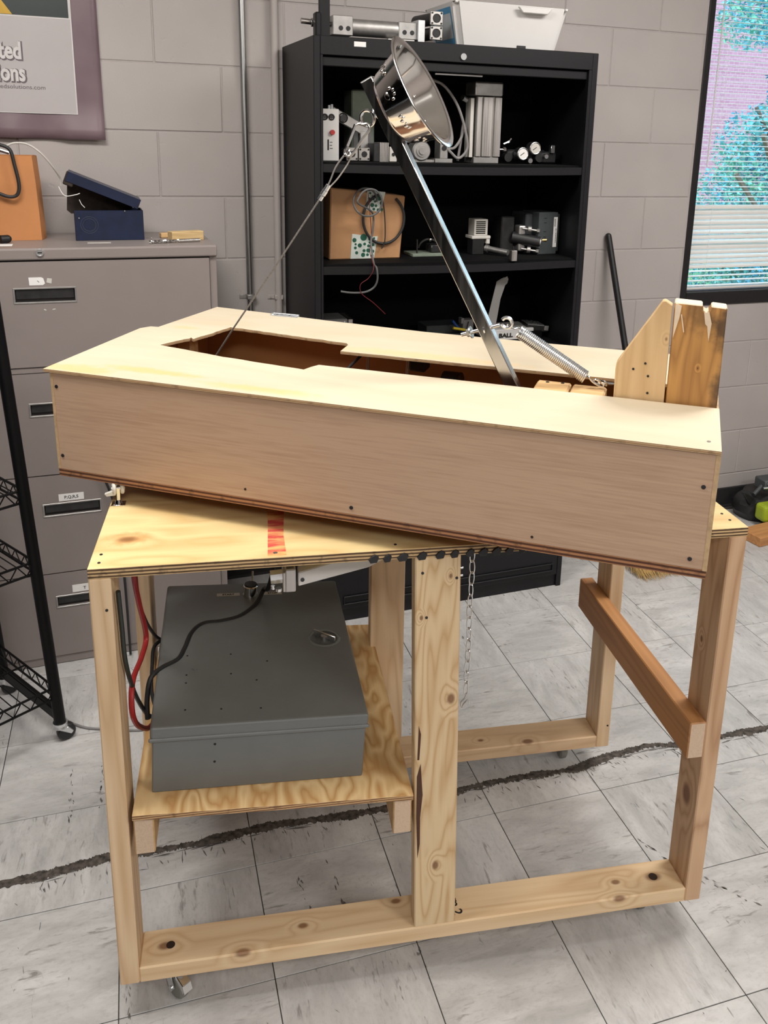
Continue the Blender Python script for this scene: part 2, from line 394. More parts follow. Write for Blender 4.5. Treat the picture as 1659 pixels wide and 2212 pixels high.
# ------------------------------------------------------------------ the room
RX0, RX1, RY0, YW, RH = -3.0, 5.2, -4.6, 1.80, 2.95
WX0, WX1, WZ0, WZ1 = 2.566, 3.70, 1.035, 2.55        # window opening
TILE, TA = 0.3188, -0.0534
T0 = Vector((0.3273, 0.2998, 0))
def wall_paint():
    t = NT('grey_mauve_block_paint'); p = t.obj(); g = t.new('NewGeometry')
    n = t.noise(g.outputs['Position'], 2.2, 3)
    t.color(t.mix(t.range(n, 0.3, 0.7), (0.40, 0.365, 0.355), (0.455, 0.42, 0.405))); t.rough(0.5)
    fine = t.noise(g.outputs['Position'], 160, 4)
    pits = t.range(t.noise(g.outputs['Position'], 26, 2), 0.28, 0.34)
    t.bump(t.math('ADD', t.math('MULTIPLY', fine, 0.6), pits), 0.22, 0.002)
    return t.m
M['wall'] = wall_paint()
M['ceiling'] = plain('white_ceiling_tile', (0.72, 0.71, 0.69), 0.9, 0, 0.03, 60)
M['roomwall'] = plain('plain_painted_wall', (0.43, 0.39, 0.375), 0.6, 0, 0.03, 4)
def vinyl():
    t = NT('streaked_vinyl_tile'); p = t.obj(); oi = t.new('ObjectInfo'); R = oi.outputs['Random']
    g = t.new('NewGeometry').outputs['Position']
    off = t.new('CombineXYZ')
    for i in range(3): t.link(t.math('MULTIPLY', R, 31.7 + 9 * i), off.inputs[i])
    q = t.vmath('ADD', p, off.outputs[0])
    soft = t.noise(t.vmath('MULTIPLY', q, (6, 16, 6)), 1.0, 4, 0.6, 0.6)
    c = t.mix(t.range(soft, 0.32, 0.70), (0.43, 0.425, 0.42), (0.62, 0.615, 0.61))
    sp = t.noise(t.vmath('MULTIPLY', q, (16, 75, 16)), 1.0, 4, 0.62, 0.5)
    msk = t.noise(t.vmath('MULTIPLY', q, (5, 8, 5)), 1.0, 2)
    st = t.math('MULTIPLY', t.range(sp, 0.57, 0.68), t.range(msk, 0.42, 0.60))
    c = t.mix(t.math('MULTIPLY', st, 0.8), c, (0.17, 0.155, 0.145))
    gr = t.noise(t.vmath('MULTIPLY', q, (70, 130, 70)), 1.0, 3, 0.6)
    c = t.mix(t.math('MULTIPLY', t.range(gr, 0.50, 0.72), 0.30), c, (0.30, 0.285, 0.275))
    lt = t.range(t.noise(t.vmath('MULTIPLY', q, (9, 26, 9)), 1.0, 3), 0.60, 0.72)
    c = t.mix(t.math('MULTIPLY', lt, 0.45), c, (0.63, 0.615, 0.60))
    # scuffs of the floor as a whole
    scf = t.math('MULTIPLY', t.range(t.noise(t.vmath('MULTIPLY', g, (85, 17, 1)), 1.0, 3, 0.6, 1.2), 0.66, 0.71), t.range(t.noise(g, 2.4, 2), 0.50, 0.62))
    c = t.mix(t.math('MULTIPLY', scf, 0.8), c, (0.08, 0.07, 0.068))
    c = t.mix(t.math('MULTIPLY', R, 0.16), c, (0.40, 0.38, 0.37))
    t.color(c); t.rough(t.range(soft, 0.3, 0.7, 0.30, 0.44)); t.b.inputs['IOR'].default_value = 1.45
    t.bump(soft, 0.05, 0.001)
    return t.m
M['vinyl'] = vinyl()
M['joint'] = plain('dark_tile_joint', (0.05, 0.045, 0.042), 0.8)

floor = MB().box((RX0, RY0, -0.10), (RX1, YW + 0.15, -0.003), mi=0)
floor = floor.done('floor', [M['joint']], kind='structure')
MB().box((RX0, RY0, -0.003), (RX1, -1.55, 0.0)).done('floor_sheet', M['vinyl'], floor)
tb = MB().box((-TILE / 2 + 0.0011, -TILE / 2 + 0.0011, -0.0029), (TILE / 2 - 0.0011, TILE / 2 - 0.0011, 0.0), 0.0006)
tile0 = tb.done('tile', M['vinyl'], floor)
ca, sa = math.cos(TA), math.sin(TA); first = True
for j in range(-6, 6):
    for i in range(-6, 12):
        if i < -3 and j < -2: continue
        cx, cy = (i + 0.5) * TILE, (j + 0.5) * TILE
        x, y = T0.x + cx * ca - cy * sa, T0.y + cx * sa + cy * ca
        if x > 4.0 or y > YW + 0.08: continue
        o = tile0 if first else tile0.copy()
        if not first: COL.objects.link(o); o.parent = floor
        first = False
        o.location = (x, y, 0); o.rotation_euler = (0, 0, TA + (0 if (i + j) % 2 else PI / 2))
# dark tarry seam across the floor
SEAM = [(-1.2, .47), (-.259, .441), (-.157, .438), (-.008, .444), (.102, .429), (.227, .418), (.406, .415), (.55, .392), (.694, .378), (.918, .376), (1.003, .376), (1.128, .363), (1.256, .349), (1.357, .361), (1.521, .366), (1.604, .342), (1.764, .329), (1.931, .319), (2.6, .29), (3.4, .25)]
mb = MB(); sp = catmull([(x, y, 0) for x, y in SEAM], 90); rs = random.Random(3)
va = []
w = 0.012
jit = 0.0; e1 = e2 = 0.0
for k, p in enumerate(sp):
    w += rs.uniform(-0.0011, 0.0011); w = min(0.016, max(0.008, w))
    jit = jit * .9 + rs.uniform(-0.0006, 0.0006); e1 = e1 * .55 + rs.uniform(-0.0022, 0.0020); e2 = e2 * .55 + rs.uniform(-0.0042, 0.0026)
    va.append((mb.bm.verts.new((p.x, p.y + w + jit + e1, 0.0006)), mb.bm.verts.new((p.x, p.y + jit * .5, 0.0014)), mb.bm.verts.new((p.x, p.y - w + jit + e2, 0.0006))))
for A, B in zip(va, va[1:]):
    mb.bm.faces.new((A[1], B[1], B[0], A[0])); mb.bm.faces.new((A[2], B[2], B[1], A[1]))
def tar():
    t = NT('dark_tar_stain'); g = t.new('NewGeometry').outputs['Position']
    t.color(t.mix(t.range(t.noise(g, 70, 4), 0.35, 0.7), (0.028, 0.022, 0.018), (0.13, 0.11, 0.095))); t.rough(0.75); return t.m
M['tar'] = tar()
mb.done('tar_seam', M['tar'], floor)
# smears of the same tar beside the seam, and heel scuffs
mb = MB()
def flake(x, y, L, wd, a, z=0.0005):
    d = Vector((math.cos(a), math.sin(a), 0)); n = Vector((-d.y, d.x, 0)); c = Vector((x, y, z))
    k = 5; up, dn = [], []
    for i in range(k + 1):
        s = i / k; ww = wd * math.sin(PI * min(max(s, 0.06), 0.94)) * rs.uniform(0.5, 1.2)
        q = c + d * (s - 0.5) * L
        up.append(mb.bm.verts.new(q + n * ww)); dn.append(mb.bm.verts.new(q - n * ww))
    for i in range(k): mb.bm.faces.new((dn[i], dn[i + 1], up[i + 1], up[i]))
for k in range(150):
    p = sp[rs.randrange(90, len(sp) - 135)]
    if rs.random() < 0.62: flake(p.x + rs.uniform(-.01, .01), p.y - rs.uniform(0.018, 0.05), rs.uniform(0.008, 0.03), rs.uniform(0.0006, 0.002), -PI / 2 + rs.uniform(-.5, .5))
    else: flake(p.x, p.y - rs.uniform(0.012, 0.025), rs.uniform(0.03, 0.07), rs.uniform(0.001, 0.003), rs.uniform(-.2, .1))
for k in range(150):
    x, y = rs.uniform(-.6, 2.6), rs.uniform(-.6, 1.3)
    flake(x, y, rs.uniform(0.004, 0.024), rs.uniform(0.0004, 0.0013), rs.choice((0.1, 1.6, 1.5, -1.3, 2.0)) + rs.uniform(-.3, .3))
for (x0, y0, a, n) in ((1.31, -.02, -1.2, 22), (1.40, -.16, -1.0, 14), (-.10, .70, 1.55, 16), (-.02, .72, 1.5, 16), (.05, .73, 1.55, 12), (.01, -.02, 1.5, 18), (.02, -.15, 1.5, 12), (1.75, .85, -1.1, 14), (.42, .15, 1.6, 12), (.50, .16, 1.6, 10), (1.0, .85, 1.3, 12), (1.2, 1.15, -1.2, 10)):
    for k in range(n):
        s = rs.uniform(-.10, .10); flake(x0 + math.cos(a) * s + rs.uniform(-.006, .006), y0 + math.sin(a) * s + rs.uniform(-.006, .006), rs.uniform(.006, .02), rs.uniform(.0008, .0028), a + rs.uniform(-.3, .3))
mb.done('scuff_marks', plain('black_scuff', (0.13, 0.12, 0.115), 0.7), floor, kind='stuff')

# back wall of concrete blocks
wb = MB()
wb.box((RX0, YW + 0.0026, 0), (WX0, YW + 0.20, RH)).box((WX1, YW + 0.0026, 0), (RX1, YW + 0.20, RH)).box((WX0, YW + 0.0026, 0), (WX1, YW + 0.20, WZ0)).box((WX0, YW + 0.0026, WZ1), (WX1, YW + 0.20, RH))
M['mortar'] = plain('painted_mortar', (0.39, 0.355, 0.345), 0.6, 0, 0.05)
wall_back = wb.done('wall_back', [M['mortar']], kind='structure')
PH, Z0, BL, G = 0.2254, 0.1724, 0.4508, 0.0022
cache = {}
def put_block(x0, x1, z0, z1):
    if x1 - x0 < 0.02 or z1 - z0 < 0.02: return
    w_, h_ = round(x1 - x0, 3), round(z1 - z0, 3)
    if (w_, h_) not in cache:
        o = MB().box((-w_ / 2 + G, -0.0, -h_ / 2 + G), (w_ / 2 - G, 0.006, h_ / 2 - G), 0.0022).done('block', M['wall'], wall_back); cache[(w_, h_)] = o
    else:
        o = cache[(w_, h_)].copy(); COL.objects.link(o); o.parent = wall_back
    o.location = ((x0 + x1) / 2, YW + rs.uniform(-0.0007, 0.0007), (z0 + z1) / 2)
    o.rotation_euler = (rs.uniform(-.003, .003), 0, rs.uniform(-.0015, .0015))
for k in range(-1, 11):
    z0, z1 = Z0 + k * PH, Z0 + (k + 1) * PH
    offs = 2.105 if k % 2 == 0 else 2.33
    for i in range(-6, 4):
        x0, x1 = offs + i * BL, offs + (i + 1) * BL
        if x1 < -0.75 or x0 > 3.75: continue
        zz0 = max(z0, 0.0)
        if x1 > WX0 and x0 < WX1 and z1 > WZ0 and zz0 < WZ1:      # cut round the window
            if x0 < WX0: put_block(x0, WX0, zz0, z1)
            if zz0 < WZ0: put_block(max(x0, WX0), x1, zz0, WZ0)
            continue
        put_block(x0, x1, zz0, z1)
MB().box((RX0, RY0 - 0.15, 0), (RX0 + 0.0, YW, RH)).box((RX0 - 0.15, RY0 - 0.15, 0), (RX0, YW + 0.2, RH)).done('wall_left', M['roomwall'], kind='structure')
MB().box((RX1, RY0 - 0.15, 0), (RX1 + 0.15, YW + 0.2, RH)).done('wall_right', M['roomwall'], kind='structure')
MB().box((RX0, RY0 - 0.15, 0), (RX1, RY0, RH)).done('wall_front', M['roomwall'], kind='structure')
MB().box((RX0 - 0.15, RY0 - 0.15, RH), (RX1 + 0.15, YW + 0.2, RH + 0.1)).done('ceiling', M['ceiling'], kind='structure')
bb = MB()
bb.prism([(YW - 0.001, 0.0), (YW - 0.012, 0.0), (YW - 0.007, 0.010), (YW - 0.005, 0.095), (YW - 0.001, 0.10)], RX0, RX1, 'yz')
bb.done('baseboard_back', M['rubber'], kind='structure')

# ceiling lights
def troffer(x, y, k):
    t = thing('ceiling_light', 'recessed ceiling light panel ' + ('over the right end of the cart', 'over the file cabinet side of the cart', 'behind the camera on the left', 'behind the camera on the right')[k], 'ceiling light', (x, y, RH - 0.03), group='ceiling lights')
    MB().box((-.64, -.33, 0), (.64, -.30, .03)).box((-.64, .30, 0), (.64, .33, .03)).box((-.64, -.30, 0), (-.61, .30, .03)).box((.61, -.30, 0), (.64, .30, .03)).done('frame', M['whiteplastic'], t)
    e = NT('lit_diffuser'); e.b.inputs['Emission Color'].default_value = (1.0, 0.955, 0.90, 1); e.b.inputs['Emission Strength'].default_value = 4.0; e.color((0.9, 0.9, 0.9))
    MB().box((-.61, -.30, .008), (.61, .30, .014)).done('diffuser', e.m, t)
    L = bpy.data.lights.new('lamp', 'AREA'); L.shape = 'RECTANGLE'; L.size = 1.2; L.size_y = 0.58; L.energy = LIGHT_W; L.color = (1.0, 0.955, 0.90)
    lo = bpy.data.objects.new('lamp', L); COL.objects.link(lo); lo.parent = t; lo.location = (0, 0, -0.005)
for k, (x, y) in enumerate(TROFFERS): troffer(x, y, k)

# ------------------------------------------------------------------ window, blind, outdoors
win = thing('window_1', None, None, (WX0, YW, WZ0)); win['kind'] = 'structure'
ORG[win] = Vector((WX0, YW, WZ0))
M['frame'] = plain('black_window_frame', (0.012, 0.011, 0.012), 0.45)
MB().box((WX0, YW - 0.004, WZ0), (WX0 + 0.032, YW + 0.14, WZ1), 0.003).done('frame', M['frame'], win)
MB().box((WX1 - 0.032, YW - 0.004, WZ0), (WX1, YW + 0.14, WZ1), 0.003).done('frame', M['frame'], win)
MB().box((WX0 + 0.032, YW - 0.006, WZ0), (WX1 - 0.032, YW + 0.14, WZ0 + 0.062), 0.003).done('sill', M['frame'], win)
MB().box((WX0 + 0.032, YW - 0.004, WZ1 - 0.04), (WX1 - 0.032, YW + 0.14, WZ1), 0.003).done('frame', M['frame'], win)
def glass():
    t = NT('window_glass'); tr = t.new('BsdfTransparent'); gl = t.new('BsdfGlossy'); gl.inputs['Roughness'].default_value = 0.02
    tr.inputs[0].default_value = (0.86, 0.95, 0.97, 1)
    mx = t.new('MixShader'); mx.inputs[0].default_value = 0.06
    t.link(tr.outputs[0], mx.inputs[1]); t.link(gl.outputs[0], mx.inputs[2]); t.link(mx.outputs[0], t.n['Material Output'].inputs[0])
    return t.m
MB().box((WX0 + 0.032, YW + 0.115, WZ0 + 0.062), (WX1 - 0.032, YW + 0.121, WZ1 - 0.04)).done('pane', glass(), win)
blind = thing('venetian_blind', 'white venetian blind with thin slats hanging in the black framed window', 'blind', (WX0 + 0.04, YW + 0.05, WZ0 + 0.066))
BX0, BX1, BY = WX0 + 0.036, WX1 - 0.036, YW + 0.045
ORG[blind] = Vector(blind.location)
M['slat'] = plain('white_blind_slat', (0.70, 0.68, 0.66), 0.35, 0, 0.02, **{'Transmission_Weight': 0.0})
def slat_mb(tilt):
    mb = MB(); w_ = 0.025; n = 4; top = []; bot = []
    c, s = math.cos(tilt), math.sin(tilt)
    for x in (BX0, BX1):
        a, b = [], []
        for k in range(n + 1):
            u = (k / n - 0.5) * w_; h = 0.0022 * (1 - (2 * k / n - 1) ** 2)
            for lst, hh in ((a, h + 0.0004), (b, h - 0.0004)):
                lst.append(mb.bm.verts.new((x, u * c - hh * s, u * s + hh * c)))
        top.append(a); bot.append(b)
    for k in range(n):
        mb.bm.faces.new((top[0][k], top[1][k], top[1][k + 1], top[0][k + 1])); mb.bm.faces.new((bot[0][k + 1], bot[1][k + 1], bot[1][k], bot[0][k]))
    for k, e_ in ((0, 1), (n, -1)):
        mb.bm.faces.new((top[0][k], bot[0][k], bot[1][k], top[1][k]))
    mb.bm.faces.new(top[0] + bot[0][::-1]); mb.bm.faces.new(top[1] + bot[1][::-1])
    bmesh.ops.recalc_face_normals(mb.bm, faces=mb.bm.faces)
    return mb
protos = {}
z = WZ0 + 0.085; k = 0
while z < WZ1 - 0.07:
    if z < 1.195: tl = 0.10
    elif z < 1.49: tl = rs.choice((0.95, 1.05, 0.9, 0.75)) if z > 1.26 else 0.8
    else: tl = 0.06
    if tl not in protos:
        o = slat_mb(tl).done('slat', M['slat'], blind, org=(blind.location.x, 0, 0)); protos[tl] = o
    else:
        o = protos[tl].copy(); COL.objects.link(o); o.parent = blind
    o.location = (0, BY - blind.location.y, z - blind.location.z); o.rotation_euler = (0, rs.uniform(-.0012, .0012), 0)
    z += 0.0225; k += 1
MB().box((BX0, BY - .012, WZ0 + .066), (BX1, BY + .012, WZ0 + .078), .003).done('bottom_rail', M['slat'], blind)
MB().box((BX0, BY - .02, WZ1 - .075), (BX1, BY + .02, WZ1 - .042), .003).done('head_rail', M['slat'], blind)
for x in (BX0 + 0.115, BX0 + 0.62):
    for dy in (-.0135, .0135): MB().cyl((x, BY + dy, WZ0 + .07), (x, BY + dy, WZ1 - .06), .0007, n=5).done('cord', M['white'], blind)
MB().cyl((BX0 + .055, BY - .022, 1.66), (BX0 + .062, BY - .018, WZ1 - .06), .0032, n=8).done('tilt_wand', M['whiteplastic'], blind)

def leafmat():
    t = NT('blue_green_leaves'); g = t.new('NewGeometry').outputs['Position']
    n = t.noise(g, 1.1, 3); n2 = t.noise(g, 9, 2)
    c = t.mix(t.range(n, 0.38, 0.62), (0.025, 0.24, 0.46), (0.16, 0.42, 0.24))
    c = t.mix(t.math('MULTIPLY', t.range(n2, 0.45, 0.65), 0.6), c, (0.10, 0.42, 0.64))
    t.color(c); t.rough(0.5); return t.m
M['leaf'] = leafmat()
def tree(name, label, base, blobs, nleaf, seed, leaf=0.10):
    r = random.Random(seed); t = thing(name, label, 'tree', base)
    mb = MB(); mb.tube(catmull([(0, 0, -0.02), (0.03, 0, 0.8), (-.02, .02, 1.6), (0.02, 0, 2.6)], 4), [0.10 - 0.07 * i / 12 for i in range(13)], 8)
    for q in range(5): mb.tube([(0, 0, .9 + .25 * q), (r.uniform(-.7, .7), r.uniform(-.4, .4), 1.5 + .35 * q)], .025, 5)
    mb.done('trunk', plain('tree_bark', (0.10, 0.07, 0.05), 0.8), t)
    mb = MB(); tot = sum(b[3] ** 2 for b in blobs)
    for (x, y, z_, R) in blobs:
        for i in range(int(nleaf * R * R / tot)):
            v = Vector((r.gauss(0, 1), r.gauss(0, 1), r.gauss(0, 1))).normalized() * R * (r.random() ** 0.33)
            c = Vector((x, y, z_)) + v; s = leaf * r.uniform(.5, 1.2)
            u = Vector((r.gauss(0, 1), r.gauss(0, 1), r.gauss(0, 1))).normalized(); w_ = u.cross(Vector((r.gauss(0, 1), r.gauss(0, 1), r.gauss(0, 1)))).normalized()
            mb.quad(c - u * s * .5, c + w_ * s * .28, c + u * s * .5, c - w_ * s * .28)
    mb.done('foliage', M['leaf'], t, kind='stuff')
    return t
tree('leafy_tree', 'bluish green leafy tree seen outside through the blind', (8.3, 7.4, -0.35),
     [(0, 0, 1.55, .95), (-.75, 0, 1.25, .70), (-.95, -.1, .75, .55), (.3, .1, 2.15, .8), (-.55, 0, 2.05, .55), (.2, .2, 2.85, .45), (-.85, 0, 3.55, .40), (-.35, 0, 3.75, .55), (.5, .1, 3.5, .6), (.9, .1, 2.6, .8), (.9, 0, 1.3, .9), (-.2, -.2, .70, .75), (1.2, .1, 3.6, .7), (-.6, .1, .3, .6)], 44000, 5, .065)
tree('low_shrub', 'low green shrub below the bigger tree outside the window', (6.3, 5.2, -0.35), [(0, 0, .30, .5), (.6, .2, .30, .5), (1.1, .3, .35, .5), (-.5, -.1, .25, .4)], 7000, 8, 0.06)
bt = NT('pink_far_brick'); br = bt.new('TexBrick'); sx_ = bt.new('SeparateXYZ'); bt.link(bt.obj(), sx_.inputs[0]); cx_ = bt.new('CombineXYZ'); bt.link(sx_.outputs[0], cx_.inputs[0]); bt.link(sx_.outputs[2], cx_.inputs[1]); bt.link(cx_.outputs[0], br.inputs['Vector'])
br.inputs['Scale'].default_value = 4.0; br.inputs['Color1'].default_value = (0.36, 0.15, 0.22, 1); br.inputs['Color2'].default_value = (0.42, 0.20, 0.27, 1); br.inputs['Mortar'].default_value = (0.46, 0.32, 0.36, 1)
bt.link(br.outputs[0], bt.b.inputs['Base Color']); bt.rough(0.9)
bld = thing('brick_building', 'pinkish brick building far behind the tree outside', 'building', (12.0, 14.0, -0.35))
MB().box((-7, 0, 0), (5, 5, 9)).done('brick_wall', bt.m, bld)
MB().box((-7.1, -.1, 9), (5.1, 5.1, 9.25)).done('parapet', M['offwhite'], bld)
for x in (-5.2, -2.6, 0.0, 2.6):
    f = MB().box((x, -.06, 5.2), (x + 1.3, .02, 7.2)).done('window', M['offwhite'], bld)
    MB().box((x + .08, -.075, 5.28), (x + 1.22, -.05, 7.12)).done('pane', M['darkgrey'], f)
gm = NT('grass_ground'); gm.color(gm.mix(gm.noise(gm.obj(), 6, 4), (0.10, 0.22, 0.08), (0.20, 0.34, 0.14))); gm.rough(0.9)
MB().box((-6, YW + 0.21, -0.6), (26, 30, -0.35)).done('ground_outside', gm.m, kind='structure')

# ------------------------------------------------------------------ the wooden cart
TT = -0.168485
CR = (0, 0, TT)
cart = thing('wooden_cart', 'unpainted two by four cart with plywood top and lower shelf, standing on casters', 'cart', (0, 0, 0), CR)
L, D, ZC, ZT, TH = 1.2708, 0.6241, 0.080, 0.9873, 0.0202
bv = 0.0025
def stud(name, a, b, mats, bev=bv, label=None, side=None): return MB().box(a, b, bev, 0).done(name, mats, cart, label)
tt = MB().box((0, 0, ZT), (L, D, ZT + TH), 0.0008, 0, side=1); tt.done('tabletop', [M['table'], M['table_edge']], cart, 'yellow plywood top with a large knot')
def leg(x0, y0, mat):
    MB().box((x0, y0, ZC), (x0 + .038, y0 + .089, ZT), bv).done('leg', M[mat], cart)
leg(0, 0, 'stud_z'); leg(L - .038, 0, 'stud_red'); leg(0, D - .089, 'stud_z'); leg(L - .038, D - .089, 'stud_z')
# middle posts stand on the rails; the front one leans slightly
fm = MB().prism([(.604, ZC + .038), (.693, ZC + .038), (.674, ZT), (.585, ZT)], 0.0, 0.038, 'xz', bv)
fm.done('middle_post', M['post_mid'], cart)
MB().box((.578, D - .089, ZC + .038), (.667, D - .051, ZT), bv).done('middle_post', M['stud_z'], cart)
MB().box((.038, 0, ZC), (L - .038, .089, ZC + .038), .003).done('bottom_rail', M['rail_x'], cart)
MB().box((.038, D - .089, ZC), (L - .038, D, ZC + .038), .003).done('bottom_rail', M['rail_back'], cart)
def bar(x0, x1, z0, z1, y1, mat, nm):
    b_ = MB().box((x0, 0.0, z0), (x1, y1, z1), bv)
    for f in b_.bm.faces:
        f.normal_update()
        if f.normal.y < -0.9: f.material_index = 1
    b_.done(nm, [M[mat], M['endgrain']], cart)
bar(L - .076, L - .038, .466, .555, .655, 'bar', 'cross_bar')
bar(.047, .085, .3935, .4825, .60, 'stud_y' if 'stud_y' in M else 'innerblock', 'shelf_bar')
bar(.553, .591, .3665, .4555, .60, 'innerblock', 'shelf_bar')
SL = math.atan2(-.027, .52)
SH = Matrix.Translation((.047, 0, .4835)) @ Matrix.Rotation(-SL, 4, 'Y')
M['shelf_edge2'] = ply_edge('shelf_edge_thin', ((0.60, 0.38, 0.19), (0.20, 0.10, 0.045)), 0.4835, 0.0024)
sh = MB().box((0, -.012, 0), (.545, .645, .0115), .0005, 0, SH)
sh.bm.faces.ensure_lookup_table()
sh.bm.normal_update()
for f in sh.bm.faces:
    if f.normal.z < 0.7: f.material_index = 1
sh.done('shelf', [M['shelfply'], M['shelf_edge']], cart, 'plywood shelf with bold striped grain')
# screws and small marks
def screw(parent, p, n, r=.0042, mat='screwdark'):
    p, n = Vector(p), Vector(n)
    MB().cyl(p - n * .002, p + n * .0012, r, r * .85, 12).cyl(p + n * .0008, p + n * .0016, r * .4, n=6).done('screw', M[mat], parent)
for p in ((.016, .054), (.017, .021), (1.2495, .068), (1.2495, .036), (.55, .02)): screw(cart, (p[0], p[1], ZT + TH), (0, 0, 1), .0032)
screw(cart, (.326, .016, ZT + TH), (0, 0, 1), .005, 'zinc')
MB().prism([(.312, .006), (.346, .006), (.344, .09), (.350, .21), (.340, .30), (.315, .30), (.316, .15)], ZT + TH, ZT + TH + .0006).done('red_mark', M['redmark'], cart, 'faded red stripe')
for (x, y, r_) in ((.097, .045, .009), (1.172, .043, .010)):
    MB().cyl((x, y, ZC + .0375), (x, y, ZC + .0388), r_, n=14).done('bolt_hole', M['knot'], cart)
for (x, z) in ((.600, .955), (.667, .94), (.610, .86)): screw(cart, (x, 0.0, z), (0, -1, 0), .0032)
screw(cart, (.028, 0, .925), (0, -1, 0), .003); screw(cart, (1.262, D - .089, .15), (0, -1, 0), .003)
# black hook-and-loop blobs along the front edge of the top
for (x, w_) in ((.505, .018), (.531, .015), (.560, .020), (.597, .018), (.632, .018), (.660, .016), (.690, .016), (.716, .018), (.742, .018), (.768, .016), (.794, .012)):
    MB().prism([(x - w_ * .5, ZT + .003), (x - w_ * .3, ZT - .004), (x + w_ * .4, ZT - .003), (x + w_ * .6, ZT + .008), (x + w_ * .2, ZT + .013), (x - w_ * .2, ZT + .009)], -.0035, .001, 'xz', .0007).done('black_pad', M['rubber'], cart)
text('grade_stamp', 'm.2', .030, M['ink'], cart, (.6945, .062, ZC + .0382), (0, 0, -PI / 2), .0002, .0006)
MB().cyl((.700, .080, ZC + .0378), (.700, .080, ZC + .0385), .004, n=8).done('ink_mark', M['ink'], cart)
MB().prism([(.601, .40), (.606, .30), (.610, .335), (.609, .40), (.613, .455), (.607, .53), (.600, .50)], -.0009, .0004, 'xz').prism([(.600, .54), (.604, .54), (.606, .60), (.601, .62)], -.0008, .0004, 'xz').done('bark_streak', plain('dark_resin_bark', (0.07, 0.025, 0.010), 0.6), cart, 'dark bark streak')
# casters under the cart
def cart_caster(x, y, ang, brake=True):
    c = MB().box((x - .03, y - .03, ZC - .004), (x + .03, y + .03, ZC), .001).cyl((x, y, ZC - .012), (x, y, ZC - .004), .018).done('caster', M['zinc'], cart)
    d = Vector((math.cos(ang), math.sin(ang), 0)); n = Vector((-d.y, d.x, 0)); ax = Vector((x, y, .030)) + d * .016
    wb_ = MB().lathe([(0, -.010), (.024, -.011), (.029, -.007), (.030, 0), (.029, .007), (.024, .011), (0, .010)], ax, n, 24)
    wb_.done('wheel', M['greywheel'], c)
    fk = MB()
    for s in (-1, 1):
        o = n * s * .0145
        fk.obox(Vector((x, y, ZC - .010)) + o, ax + o, .002, .020, n.cross(Vector((0, 0, 1))))
        fk.cyl(ax + o, ax + o * 1.25, .006, n=10)
    fk.done('fork', M['zinc'], c)
    if brake:
        q = ax - d * .0
        br_ = MB().prism([(-.020, .012), (.012, .030), (.034, .020), (.040, .004), (.034, -.004), (.022, .010), (.0, .012)], -.010, .010, 'xz', .001)
        br_.bm.transform(Matrix.Translation(ax - n * .0 + Vector((0, 0, .004))) @ Matrix.Rotation(ang, 4, 'Z'))
        br_.done('brake_lever', M['chrome'], c)
cart_caster(.098, .045, -0.9); cart_caster(L - .110, .066, 1.5, False); cart_caster(.098, D - .030, 1.9, False); cart_caster(L - .110, D - .026, 1.5, False)
# small upturned casters that carry the box
def top_caster(x, y, ang, h=.0448):
    z0_ = ZT + TH
    c = MB().box((x - .014, y - .012, z0_), (x + .014, y + .012, z0_ + .002), .0005).cyl((x, y, z0_ + .002), (x, y, z0_ + .010), .008, .005).cyl((x - .008, y - .008, z0_ + .002), (x - .008, y - .008, z0_ + .0035), .0025, n=8).done('box_caster', M['chrome'], cart)
    d = Vector((math.cos(ang), math.sin(ang), 0)); n = Vector((-d.y, d.x, 0)); R_ = .0125; ax = Vector((x, y, z0_ + h - R_)) + d * .004
    for s in (-1, 1):
        MB().lathe([(0, -.0035), (.010, -.004), (R_, -.002), (R_, .002), (.010, .004), (0, .0035)], ax + n * s * .008, n, 20).done('wheel', M['wheel'], c)
    MB().cyl(ax - n * .013, ax + n * .013, .0045, n=10).obox((x, y, z0_ + .009), ax, .006, .008).done('axle', M['zinc'], c)
    MB().prism([(-.022, -.004), (-.006, .002), (.002, .0), (.0, -.008), (-.018, -.010)], -.004, .004, 'xz', .001, M=Matrix.Translation(ax + Vector((-.004, -.006, -.004)))).done('wheel_guard', M['wheel'], c)
top_caster(.017, .285, -1.3, .0490); top_caster(.95, .03, 0.6, .0430); top_caster(.20, .58, 2.0, .0535); top_caster(1.15, .50, 2.6, .0470)
# blocks under the table that hold the turntable pivot
MB().box((.28, .34, .82), (.40, .44, ZT), .002).done('pivot_block', M['innerblock'], cart)

# --- electrical enclosure on the shelf
PE = Matrix.Translation((.047, 0, .4835)) @ Matrix.Rotation(-SL, 4, 'Y') @ Matrix.Translation((0, 0, .0117))
ra = Matrix.Rotation(TT, 4, 'Z')
el = (ra @ PE @ Matrix.Translation((.031, .046, 0)) @ Matrix.Rotation(.02, 4, 'Z'))
enc = thing('electrical_enclosure', 'grey steel electrical enclosure lying on the plywood shelf of the cart', 'enclosure', el.translation, el.to_euler())
EW, ED, EH = .418, .560, .150
MB().box((0, 0, 0), (EW, ED, EH - .026), .003, seg=2).done('body', M['panelgrey'], enc)
lid = MB().box((-.004, -.006, EH - .028), (EW + .004, ED + .004, EH), .006, seg=3)
lid.box((-.006, -.009, EH - .030), (EW + .006, -.003, EH - .022), .002)
lid = lid.done('lid', M['panelgrey'], enc)
lt = MB().lathe([(0, .0005), (.030, .0005), (.034, .0030), (.038, .0005)], (.362, .285, EH), n=28)
lt.done('latch_recess', M['panelgrey'], lid)
MB().lathe([(0, .0012), (.030, .0012), (.031, .0006)], (.362, .285, EH), n=28).done('latch_disc', M['latchgrey'], lid)
MB().obox((.339, .300, EH + .010), (.385, .262, EH + .010), .004, .014, bev=.0015).cyl((.362, .281, EH), (.362, .281, EH + .010), .009, n=14).done('latch_handle', M['zinc'], lid)
